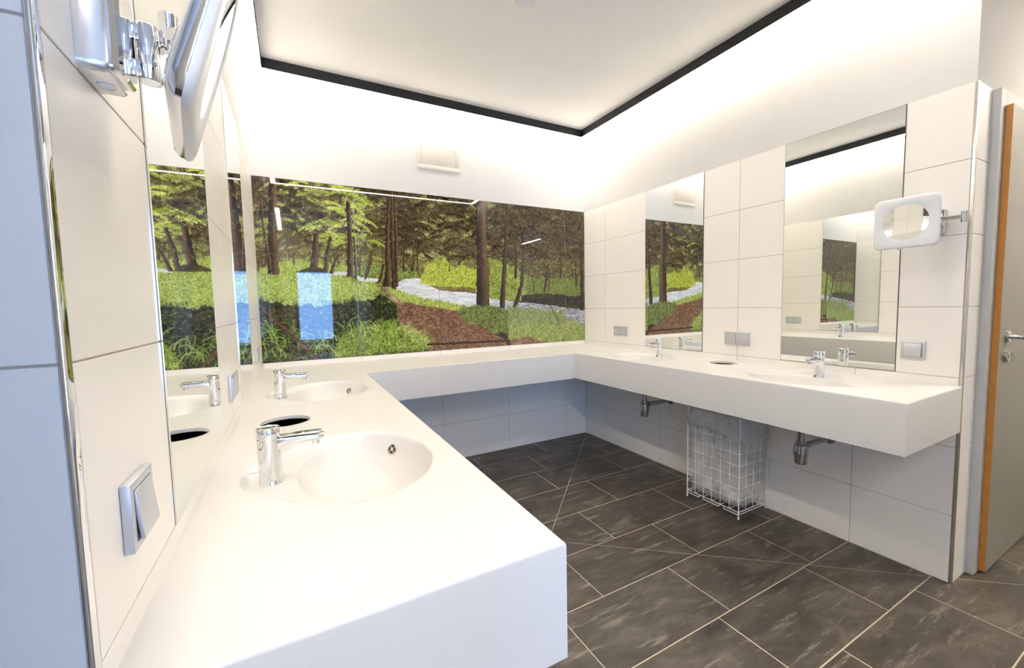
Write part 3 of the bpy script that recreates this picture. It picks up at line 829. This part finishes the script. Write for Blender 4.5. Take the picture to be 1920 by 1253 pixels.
MB().lathe([(.008, .010), (.008, .014)], 16, Ry).obj('lock_cylinder', CHROME, lk, autosm=.6)

# ------------------------------------------------------------------ forest picture printed behind five glass panels
PXM = .0035
MZ0, MZ1 = 3 * P + .0015, 7 * P - .0005
NC, NR = int(W / PXM) + 1, int((MZ1 - MZ0) / PXM) + 1
rng = np.random.default_rng(11)
def c(px, py):
    """photo pixel on the back wall plane -> picture column, row (row 0 at the top)"""
    d = FWD + RT * ((px - 960) / FPX) - UP * ((py - 626.5) / FPX); t = -CY / d.y
    return ((CX + d.x * t) / PXM, (MZ1 - (CZ + d.z * t)) / PXM)
A5 = lambda x, y: c(660 + x * .2793, 330 + y * .2793)       # shorthand frames used while measuring
A4 = lambda x, y: c(260 + x * .3271, 290 + y * .3271)
def vnoise(sx, sy, seed):
    r = np.random.default_rng(seed); g = r.random((int(NR / sy) + 3, int(NC / sx) + 3))
    yy = np.arange(NR)[:, None] / sy; xx = np.arange(NC)[None, :] / sx
    iy, ix = yy.astype(int), xx.astype(int); fy, fx = yy - iy, xx - ix; fy = fy * fy * (3 - 2 * fy); fx = fx * fx * (3 - 2 * fx)
    return (g[iy, ix] * (1 - fx) + g[iy, ix + 1] * fx) * (1 - fy) + (g[iy + 1, ix] * (1 - fx) + g[iy + 1, ix + 1] * fx) * fy
def fbm(sx, sy, seed, o=4):
    t = 0; a = 1; tot = 0
    for k in range(o):
        t = t + a * vnoise(max(sx / 2 ** k, 1.01), max(sy / 2 ** k, 1.01), seed * 13 + k); tot += a; a *= .6
    return t / tot
VV, UU = np.mgrid[0:NR, 0:NC].astype(float)
WN1, WN2 = fbm(14, 14, 1) - .5, fbm(14, 14, 2) - .5
def poly(pts, rag=10):
    u = UU + WN1 * rag; v = VV + WN2 * rag; m = np.zeros((NR, NC), bool); n = len(pts)
    for i in range(n):
        (x0, y0), (x1, y1) = pts[i], pts[(i + 1) % n]
        if abs(y1 - y0) < 1e-9: continue
        m ^= ((y0 > v) != (y1 > v)) & (u < (x1 - x0) * (v - y0) / (y1 - y0) + x0)
    return m
IM = np.zeros((NR, NC, 3))
def put(mask, col, alpha=1.0, var=.0, sc=6, seed=0):
    global IM
    m = mask.astype(float) * alpha
    col = np.array(col, float)
    k = 1 + var * (fbm(sc, sc, 100 + seed) - .5) * 2
    IM = IM * (1 - m[..., None]) + m[..., None] * np.clip(col[None, None] * k[..., None], 0, 255)
def mixc(a, b, t): return np.array(a, float)[None, None] * (1 - t[..., None]) + np.array(b, float)[None, None] * t[..., None]
def sstep(a, b, x):
    t = np.clip((x - a) / (b - a), 0, 1); return t * t * (3 - 2 * t)
def strokes(n, region, ln, ang, cols, width=1, curve=.0, jit=18, alpha=.8):
    """short painted strokes starting inside a mask"""
    ys, xs_ = np.nonzero(region)
    if len(ys) == 0: return
    i = rng.integers(0, len(ys), n); u = xs_[i].astype(float); v = ys[i].astype(float)
    L = rng.uniform(ln[0], ln[1], n); a = rng.uniform(ang[0], ang[1], n); cv = rng.normal(0, 1, n) * curve
    C_ = np.array(cols, float)[rng.integers(0, len(cols), n)] + rng.normal(0, jit, (n, 1)) + rng.normal(0, jit * .3, (n, 3))
    K = int(ln[1]) + 2
    for k in range(K):
        t = k / (K - 1); aa = a + cv * t
        uu = u + L * t * np.cos(aa); vv = v + L * t * np.sin(aa)
        for dx in range(width):
            x = np.clip((uu + dx).astype(int), 0, NC - 1); y = np.clip(vv.astype(int), 0, NR - 1)
            IM[y, x] = IM[y, x] * (1 - alpha) + alpha * np.clip(C_, 0, 255)
def trunk(pts, ws, dark, light, seed=0, rag=1.2):
    """tapering trunk through points (centre) with widths; lit from the right"""
    global IM
    pts = np.array(pts, float); ws = np.array(ws, float)
    o = np.argsort(pts[:, 1]); pts, ws = pts[o], ws[o]
    vv = np.arange(NR, dtype=float); cx_ = np.interp(vv, pts[:, 1], pts[:, 0]); w = np.interp(vv, pts[:, 1], ws)
    ok = (vv >= pts[0, 1]) & (vv <= pts[-1, 1])
    off = (UU + (vnoise(5, 9, 300 + seed) - .5) * rag * 2 - cx_[:, None]) / np.maximum(w[:, None] / 2, .5)
    m = (np.abs(off) < 1) & ok[:, None]
    t = np.clip((off + 1) / 2, 0, 1); t = sstep(.25, .9, t) * (.6 + .8 * vnoise(2.2, 16, 400 + seed))
    IM[m] = np.clip(mixc(dark, light, np.clip(t, 0, 1)), 0, 255)[m]
    return m

X_ = UU * PXM; Z_ = 1 - VV / NR          # metres from the left, height fraction
# --- canopy
n1, n2, n3 = fbm(30, 22, 5, 5), fbm(7, 6, 6, 4), fbm(70, 56, 7, 3)
lit = sstep(.40, .66, n1 * .55 + n2 * .22 + n3 * .38 - .075)
hgt = Z_ - .05 * np.sin(X_ * 3)
lit = lit * (1 - .50 * sstep(.72, 1.0, hgt)) * (1 - .72 * sstep(1.58, 1.95, X_)) * (1 - .35 * sstep(.35, .0, X_))
lit = np.clip(lit + .26 * sstep(.22, .5, X_) * sstep(.9, .6, X_) * sstep(.95, .6, hgt) + .16 * sstep(.9, 1.0, X_) * sstep(1.55, 1.3, X_) * sstep(.9, .6, hgt), 0, 1)
IM = mixc((60, 48, 30), (172, 170, 96), lit)
IM = IM * (1 + .36 * (n2[..., None] - .5) * 2) + (fbm(3, 3, 9, 2)[..., None] - .5) * 52
top_m = Z_ > .42
def boughs(nb, region, pal, droop=(.5, 1.3), ln=(24, 60), nd=(4, 11), alpha=.75):
    """drooping conifer boughs: an arched twig with hanging needles"""
    ys, xs_ = np.nonzero(region); i = rng.integers(0, len(ys), nb)
    pal = np.array(pal, float)
    for u0, v0 in zip(xs_[i].astype(float), ys[i].astype(float)):
        sg = rng.choice((-1, 1)); L = rng.uniform(*ln); a0 = rng.uniform(-.35, .25); dr_ = rng.uniform(*droop)
        q = np.linspace(0, 1, int(L)); an = a0 + dr_ * q
        uu = u0 + sg * np.cumsum(np.cos(an)); vv = v0 + np.cumsum(np.sin(an))
        base_ = pal[rng.integers(len(pal))] + rng.normal(0, 10)
        for rep in range(3):
            l_ = rng.uniform(nd[0], nd[1], len(q)) * (1 - .5 * q); ax = math.pi / 2 - sg * .25 + rng.normal(0, .35, len(q))
            cc = np.clip(base_[None] + rng.normal(0, 16, (len(q), 1)), 8, 240)
            for t in np.linspace(0, 1, 9):
                x = np.clip((uu + l_ * t * np.cos(ax)).astype(int), 0, NC - 1); y = np.clip((vv + l_ * t * np.sin(ax)).astype(int), 0, NR - 1)
                IM[y, x] = IM[y, x] * (1 - alpha) + alpha * cc
        x = np.clip(uu.astype(int), 0, NC - 1); y = np.clip(vv.astype(int), 0, NR - 1); IM[y, x] = base_ * .55
dk = top_m & (n1 < .56); br = top_m & (lit > .42)
strokes(7000, dk, (3, 12), (.4, 1.2), [(58, 46, 28), (84, 68, 42), (42, 34, 20), (98, 84, 50)], 1, .5, 12, .7)
strokes(6000, br, (2, 7), (.2, 2.9), [(190, 190, 108), (160, 160, 84), (208, 208, 130), (132, 126, 64)], 1, .6, 16, .75)
boughs(210, top_m & (X_ < 1.7), [(120, 112, 56), (150, 146, 72), (92, 80, 44), (168, 170, 84)])
boughs(260, top_m & (Z_ > .62) & (X_ < 1.75), [(66, 52, 30), (52, 42, 24), (86, 70, 40), (104, 92, 50)])
boughs(60, top_m & (X_ > .28) & (X_ < .75) & (Z_ > .5), [(186, 204, 76), (170, 190, 70), (200, 214, 96)])
boughs(40, top_m & (X_ < .35) & (Z_ > .55) , [(150, 160, 70), (70, 58, 34)])
boughs(240, top_m & (X_ > 1.66), [(58, 44, 28), (44, 34, 22), (76, 58, 36), (92, 78, 44)])
strokes(2600, top_m & (X_ > 1.70), (2, 6), (.2, 2.9), [(104, 88, 48), (132, 120, 64), (60, 46, 28), (46, 36, 24)], 1, .5, 12, .7)
strokes(700, top_m, (12, 40), (-.35, .5), [(66, 52, 32), (104, 88, 58), (50, 40, 26)], 1, .5, 10, .6)
strokes(420, top_m & (Z_ < .75), (14, 44), (2.4, 3.3), [(120, 106, 74), (72, 60, 40)], 1, .4, 12, .6)
# --- far wood below the canopy: dim gaps and thin stems
far = poly([A4(640, 520), A4(1345, 520), A5(460, 560), A5(840, 560), A5(1560, 560), A5(1560, 760), A5(830, 700), A5(440, 680), A5(0, 680), A4(1345, 700), A4(640, 690)], 14)
put(far, (112, 104, 52), .45, .5, 9, 3)
strokes(2600, far, (2, 6), (.2, 2.9), [(150, 158, 70), (84, 74, 40), (176, 184, 88), (60, 50, 30)], 1, .4, 14, .7)
for k in range(46):
    x = rng.uniform(0, NC); y0_ = NR * rng.uniform(.28, .42); trunk([(x, y0_), (x + rng.normal(0, 3), NR * rng.uniform(.50, .56))], [1.2, 2.2], (58, 46, 30), (96, 78, 50), 500 + k)
# --- meadow bands
gl = poly([A4(640, 690), A4(760, 640), A4(900, 610), A4(1345, 660), A4(1345, 800), A4(1000, 860), A4(640, 830)], 12)
put(gl, (158, 178, 62), .9, .35, 9, 11)
strokes(3800, gl, (2, 7), (-1.9, -1.2), [(176, 196, 74), (136, 160, 52), (198, 212, 96), (96, 120, 44)], 1, .4, 14, .8)
gm = poly([A5(0, 640), A5(110, 600), A5(250, 620), A5(440, 660), A5(470, 690), A5(330, 700), A5(0, 740)], 8)
put(gm, (122, 146, 56), .9, .4, 8, 12)
strokes(1200, gm, (2, 6), (-2.2, -1.0), [(150, 174, 66), (80, 96, 40)], 1, .4, 14, .8)
gr = poly([A5(920, 560), A5(1060, 600), A5(1200, 690), A5(1560, 700), A5(1560, 800), A5(1160, 830), A5(1040, 850), A5(920, 840)], 10)
put(gr, (142, 160, 58), .95, .4, 9, 13)
strokes(3000, gr, (2, 6), (-2.2, -1.0), [(168, 186, 66), (114, 134, 46), (186, 200, 84), (76, 84, 36)], 1, .4, 14, .8)
put(gr & (X_ > 2.02), (78, 88, 40), .45, .3, 8, 14)
bank = poly([A5(1140, 800), A5(1300, 790), A5(1430, 800), A5(1560, 815), A5(1560, 905), A5(1430, 880), A5(1250, 865), A5(1130, 850)], 8)
put(bank, (46, 40, 28), .9, .5, 7, 15)
strokes(700, bank, (2, 7), (-.4, .6), [(84, 88, 40), (34, 28, 20), (66, 54, 36)], 1, .3, 10, .7)
# --- stream
st_m = poly([A5(292, 765), A5(300, 720), A5(350, 690), A5(450, 685), A5(500, 732), A5(590, 764), A5(660, 772), A5(760, 780), A5(830, 786), A5(940, 822), A5(1050, 842), A5(1180, 852), A5(1300, 864), A5(1430, 882), A5(1570, 900),
             A5(1570, 1015), A5(1430, 965), A5(1300, 945), A5(1180, 928), A5(1090, 935), A5(980, 905), A5(820, 895), A5(720, 885), A5(600, 848), A5(480, 832), A5(400, 805), A5(330, 792)], 5)
far_w = poly([A4(1090, 676), A4(1200, 668), A5(60, 680), A5(175, 690), A5(190, 716), A5(60, 712), A4(1240, 690), A4(1100, 690)], 3)
IM[far_w] = np.clip(mixc((196, 200, 196), (222, 226, 222), fbm(9, 3, 21))[far_w], 0, 255)
tt = sstep(1.45, 2.2, X_)
rip = fbm(16, 3.2, 22, 4)
wat = (np.array((214, 222, 226.))[None, None] * (1 - tt[..., None]) + np.array((150, 146, 160.))[None, None] * tt[..., None]) * (1 + (rip[..., None] - .5) * (.30 + .5 * tt[..., None]))
IM[st_m] = np.clip(wat, 0, 255)[st_m]
strokes(500, st_m, (6, 22), (-.05, .32), [(236, 240, 242), (176, 182, 186), (226, 232, 236)], 1, .1, 8, .6)
strokes(240, st_m & (X_ > 1.8), (6, 20), (.0, .35), [(104, 96, 100), (186, 182, 194), (80, 72, 72)], 1, .1, 8, .6)
# --- bright bush across the stream
bush = poly([A5(462, 725), A5(478, 660), A5(500, 615), A5(550, 575), A5(620, 555), A5(660, 590), A5(700, 625), A5(755, 598), A5(800, 620), A5(832, 640), A5(832, 775), A5(740, 765), A5(640, 768), A5(560, 752)], 14)
put(bush, (182, 200, 52), .95, .35, 8, 31)
strokes(3600, bush, (2, 6), (-2.6, -.5), [(206, 220, 66), (176, 196, 46), (150, 166, 44), (222, 230, 96), (110, 122, 36)], 1, .5, 12, .8)
put(poly([A5(520, 735), A5(640, 745), A5(830, 748), A5(830, 785), A5(640, 775), A5(560, 760)], 8), (112, 96, 52), .75, .4, 6, 32)
# --- trunks
D1, L1 = (50, 36, 26), (112, 84, 60)
for i, (p_, w_) in enumerate([
    ([A4(770, 130), A4(765, 400), A4(772, 620), A4(775, 690)], [13, 14, 15, 20]), ([A4(695, 250), A4(725, 480), A4(755, 660)], [3, 5, 7]),
    ([A4(545, 300), A4(540, 690)], [8, 12]), ([A4(1016, 450), A4(1010, 560), A4(1005, 670)], [9, 12, 16]), ([A4(1100, 470), A4(1082, 560), A4(1070, 682)], [6, 9, 10]), ([A4(1145, 565), A4(1122, 625), A4(1102, 684)], [4, 6, 7]),
    ([A4(1200, 270), A4(1210, 500), A4(1212, 700)], [7, 9, 13]), ([A4(1236, 470), A4(1248, 715)], [4, 6]), ([A4(885, 500), A4(892, 630)], [2, 3]), ([A4(1275, 540), A4(1262, 690)], [2, 3]), ([A4(1335, 560), A4(1298, 716)], [2, 4]),
    ([A5(140, 500), A5(125, 600), A5(88, 695)], [2, 3, 4]), ([A5(215, 590), A5(195, 680), A5(172, 722)], [4, 6, 8]),
    ([A5(250, 85), A5(236, 420), A5(240, 640), A5(232, 745)], [7, 9, 11, 18]), ([A5(266, 90), A5(268, 420), A5(275, 640), A5(285, 765)], [7, 8, 8, 11]), ([A5(285, 110), A5(295, 420), A5(296, 640), A5(302, 745)], [5, 8, 8, 7]),
    ([A5(415, 470), A5(412, 640)], [3, 4]), ([A5(350, 480), A5(348, 640)], [3, 4]), ([A5(655, 540), A5(655, 640)], [2, 3]),
    ([A5(866, 150), A5(868, 420), A5(876, 700), A5(880, 890)], [25, 26, 29, 36]),
    ([A5(1040, 190), A5(1030, 480), A5(1018, 700), A5(1008, 890)], [8, 10, 12, 15]),
    ([A5(1152, 380), A5(1150, 560), A5(1142, 720), A5(1110, 830), A5(1075, 930)], [10, 11, 11, 12, 13]), ([A5(1100, 400), A5(1098, 690)], [5, 8]),
    ([A5(1198, 580), A5(1224, 780)], [2, 3]), ([A5(1312, 590), A5(1308, 690), A5(1290, 780)], [4, 6, 7]), ([A5(1325, 620), A5(1322, 770)], [3, 4]), ([A5(1500, 600), A5(1506, 740)], [5, 6]), ([A5(1540, 420), A5(1542, 640), A5(1548, 900)], [9, 11, 14]), ([A5(1400, 420), A5(1402, 690)], [4, 6])]):
    dk_ = X_[0, int(np.clip(p_[0][0], 0, NC - 1))] > 1.75
    trunk(p_, w_, D1 if not dk_ else (48, 35, 24), L1 if not dk_ else (92, 66, 44), i)
put(poly([A4(900, 672), A4(960, 650), A4(1010, 640), A4(1060, 655), A4(1085, 680), A4(1000, 686)], 4), (62, 52, 30), .9, .4, 6, 41)
for (a_, b_, w_) in ((A4(805, 592), A4(870, 505), 5), (A4(900, 470), A4(955, 428), 3), (A5(330, 470), A5(440, 420), 2), (A5(300, 480), A5(420, 500), 1), (A5(930, 370), A5(1010, 460), 2)):
    u_ = np.linspace(0, 1, 160)
    for q in u_:
        x, y = a_[0] + (b_[0] - a_[0]) * q, a_[1] + (b_[1] - a_[1]) * q
        IM[int(np.clip(y - w_ / 2, 0, NR - 1)):int(np.clip(y + w_ / 2 + 1, 0, NR)), int(np.clip(x, 0, NC - 1))] = (88, 66, 44)
strokes(1400, top_m & (Z_ > .55), (3, 9), (.2, 2.9), [(150, 146, 62), (92, 78, 38), (120, 112, 50)], 1, .5, 14, .6)   # needles over the stems
# --- earth path
earth = poly([A5(190, 800), A5(300, 835), A5(420, 860), A5(560, 885), A5(720, 905), A5(830, 930), A5(880, 1010), A5(1010, 1090), A5(1060, 1150), A5(560, 1185), A5(400, 1110), A5(330, 1020), A5(270, 930)], 12)
put(earth, (124, 88, 62), 1, .4, 7, 51)
strokes(3200, earth, (2, 9), (-.5, .6), [(150, 112, 82), (98, 66, 44), (172, 132, 104), (80, 54, 36), (136, 96, 60)], 1, .3, 12, .75)
put(poly([A5(200, 800), A5(290, 812), A5(320, 850), A5(250, 850)], 5), (186, 152, 124), .8, .3, 6, 52)
put(poly([A5(1060, 1080), A5(1200, 1075), A5(1330, 1090), A5(1300, 1140), A5(1060, 1160)], 9), (150, 112, 84), .85, .4, 6, 53)
# --- grassy edge of the stream
ge = poly([A5(270, 770), A5(330, 788), A5(480, 832), A5(600, 850), A5(720, 880), A5(830, 890), A5(830, 925), A5(700, 905), A5(520, 880), A5(360, 845), A5(280, 810)], 9)
put(ge, (150, 168, 62), .95, .4, 6, 54)
strokes(1400, ge, (3, 8), (-2.0, -1.1), [(176, 194, 78), (126, 146, 52), (196, 208, 100)], 1, .4, 14, .8)
# --- low plants on the right
sh = poly([A5(720, 905), A5(830, 885), A5(950, 880), A5(1050, 905), A5(1060, 1060), A5(960, 1050), A5(860, 1010), A5(740, 960)], 14)
put(sh, (98, 112, 50), .95, .5, 7, 55)
strokes(3000, sh, (3, 9), (-2.5, -.6), [(124, 142, 62), (76, 88, 38), (150, 164, 80), (58, 64, 30)], 1, .5, 14, .8)
gb = poly([A5(1050, 935), A5(1180, 930), A5(1300, 948), A5(1430, 968), A5(1570, 1015), A5(1570, 1140), A5(1300, 1120), A5(1180, 1075), A5(1050, 1100)], 8)
put(gb, (146, 158, 66), .95, .4, 7, 56)
strokes(4200, gb, (4, 13), (-2.0, -1.1), [(172, 184, 84), (132, 146, 58), (190, 200, 108), (104, 118, 62), (122, 140, 90)], 1, .4, 14, .75)
strokes(1500, poly([A5(1050, 900), A5(1430, 930), A5(1430, 1000), A5(1050, 1000)], 6), (8, 20), (-1.9, -1.2), [(128, 146, 84), (160, 174, 96), (96, 112, 66)], 1, .3, 12, .7)
# --- dark undergrowth at the lower left
ug = poly([(-9, A4(640, 800)[1]), A4(760, 830), A4(1000, 850), A4(1200, 820), A4(1345, 800), A5(100, 760), A5(230, 800), A5(290, 870), A5(330, 1010), A5(420, 1110), A5(560, 1190), (A5(560, 1190)[0], NR + 20), (-9, NR + 20)], 14)
put(ug, (50, 54, 30), .96, .8, 11, 61)
put(ug & (fbm(16, 12, 62) > .50), (32, 34, 20), .8, .3, 6, 63)
strokes(3600, ug, (2, 7), (-2.8, -.3), [(84, 98, 46), (62, 74, 36), (104, 122, 58), (38, 42, 22), (76, 68, 42)], 1, .6, 12, .7)
strokes(620, ug, (3, 6), (-2.8, -.3), [(110, 134, 60), (136, 162, 80), (84, 104, 48)], 2, .5, 12, .7)
strokes(500, ug & (X_ < .45), (4, 16), (-.6, .9), [(96, 74, 50), (70, 54, 36), (120, 98, 70)], 1, .3, 10, .6)
sunny = poly([A4(640, 700), A4(900, 690), A4(1345, 740), A5(220, 770), A5(160, 800), A4(1345, 830), A4(1000, 870), A4(640, 830)], 12)
strokes(2600, sunny, (2, 6), (-2.6, -.5), [(150, 176, 62), (176, 198, 76), (116, 140, 52), (196, 214, 110)], 1, .5, 14, .8)
lowg = poly([A5(60, 1000), A5(300, 990), A5(480, 1060), A5(560, 1130), A5(480, 1190), A5(0, 1230), A4(1100, 1180), A4(1180, 1020)], 12)
put(lowg, (110, 124, 54), .40, .6, 7, 64)
strokes(1500, lowg, (4, 14), (-2.3, -.8), [(150, 174, 66), (176, 196, 86), (104, 124, 46), (196, 208, 116)], 1, .7, 14, .8)
strokes(170, poly([A4(700, 1000), A4(1000, 1030), A5(60, 1000), A5(480, 1100), A5(480, 1200), A4(700, 1190)], 8), (14, 34), (-2.2, -.9), [(146, 176, 70), (118, 150, 56), (172, 196, 92)], 2, 1.3, 12, .8)
for (a_, b_, w_, co) in ((A4(705, 878), A4(1030, 1172), 5, (128, 92, 60)), (A4(735, 940), A4(960, 1090), 4, (104, 74, 46)), (A4(640, 900), A4(820, 896), 3, (110, 82, 54)), (A5(510, 1132), A5(1045, 1106), 4, (66, 40, 30)), (A5(460, 1000), A5(490, 960), 2, (150, 120, 90)), (A5(1310, 830), A5(1385, 970), 2, (70, 50, 40))):
    for q in np.linspace(0, 1, 260):
        x, y = a_[0] + (b_[0] - a_[0]) * q, a_[1] + (b_[1] - a_[1]) * q
        ys_, ye_ = int(np.clip(y - w_ / 2, 0, NR - 1)), int(np.clip(y + w_ / 2 + 1, 0, NR))
        IM[ys_:ye_, int(np.clip(x, 0, NC - 1))] = np.array(co) * rng.uniform(.75, 1.2)
IM = IM * .86 + IM.mean(2, keepdims=True) * .14                     # ink saturation of the print
IM = np.clip(IM * .99 + rng.normal(0, 5, (NR, NC, 1)), 6, 252) / 255
IM = IM ** (1 + .28 * (ug & ~sunny)[..., None])                    # deep undergrowth of the print
LIN = np.where(IM <= .04045, IM / 12.92, ((IM + .055) / 1.055) ** 2.4)

PRINT = mat('printed_glass', rough=.02, Specular_IOR_Level=.5)
_t = PRINT.node_tree; _at = N(PRINT, 'ShaderNodeAttribute'); _at.attribute_name = 'print'
_t.links.new(_at.outputs['Color'], _t.nodes['Principled BSDF'].inputs['Base Color'])
mu = thing('forest_mural', 'printed glass picture of a sunny forest with a stream across the back wall', 'wall picture', (W / 2, 0, MZ0))
pj_ = [.0, .611, 1.2196, 1.827, 2.441, W]
for i in range(5):
    xa, xb = pj_[i] + (.0015 if i else .002), pj_[i + 1] - (.0015 if i < 4 else .002)
    k0, k1 = int(math.ceil(xa / PXM)), int(math.floor(xb / PXM))
    xs_ = np.concatenate([[xa], np.arange(k0, k1 + 1) * PXM, [xb]]); ci = np.clip(np.concatenate([[k0], np.arange(k0, k1 + 1), [k1]]), 0, NC - 1)
    zs_ = np.linspace(MZ1, MZ0, NR); nx, ny = len(xs_), NR
    co = np.zeros((ny, nx, 3), np.float32); co[..., 0] = xs_[None] - W / 2; co[..., 1] = .0002; co[..., 2] = zs_[:, None] - MZ0
    colr = np.ones((ny, nx, 4), np.float32); colr[..., :3] = LIN[:, ci]
    idx = np.arange(ny * nx).reshape(ny, nx)
    fc = np.stack([idx[1:, :-1], idx[1:, 1:], idx[:-1, 1:], idx[:-1, :-1]], -1).reshape(-1, 4)
    # glass edges: back rectangle and four side faces
    ring = [0, nx - 1, (ny - 1) * nx + nx - 1, (ny - 1) * nx]; base = ny * nx
    backv = np.array([[co[0, 0, 0], .0075, co[0, 0, 2]], [co[0, -1, 0], .0075, co[0, -1, 2]], [co[-1, -1, 0], .0075, co[-1, -1, 2]], [co[-1, 0, 0], .0075, co[-1, 0, 2]]], np.float32)
    V_ = np.concatenate([co.reshape(-1, 3), backv]); side = np.array([[ring[k], ring[(k + 1) % 4], base + (k + 1) % 4, base + k] for k in range(4)] + [[base, base + 1, base + 2, base + 3]])
    F_ = np.concatenate([fc, side])
    me = bpy.data.meshes.new('glass_panel'); me.vertices.add(len(V_)); me.vertices.foreach_set('co', V_.ravel())
    me.loops.add(F_.size); me.loops.foreach_set('vertex_index', F_.ravel().astype(np.int32))
    me.polygons.add(len(F_)); me.polygons.foreach_set('loop_start', np.arange(0, F_.size, 4, dtype=np.int32)); me.polygons.foreach_set('loop_total', np.full(len(F_), 4, np.int32))
    me.update(calc_edges=True); me.validate()
    at = me.color_attributes.new('print', 'FLOAT_COLOR', 'POINT'); at.data.foreach_set('color', np.concatenate([colr.reshape(-1, 4), np.tile(np.array([[.55, .62, .55, 1]], np.float32), (4, 1))]).ravel())
    me.materials.append(PRINT)
    link('glass_panel', me, mu)
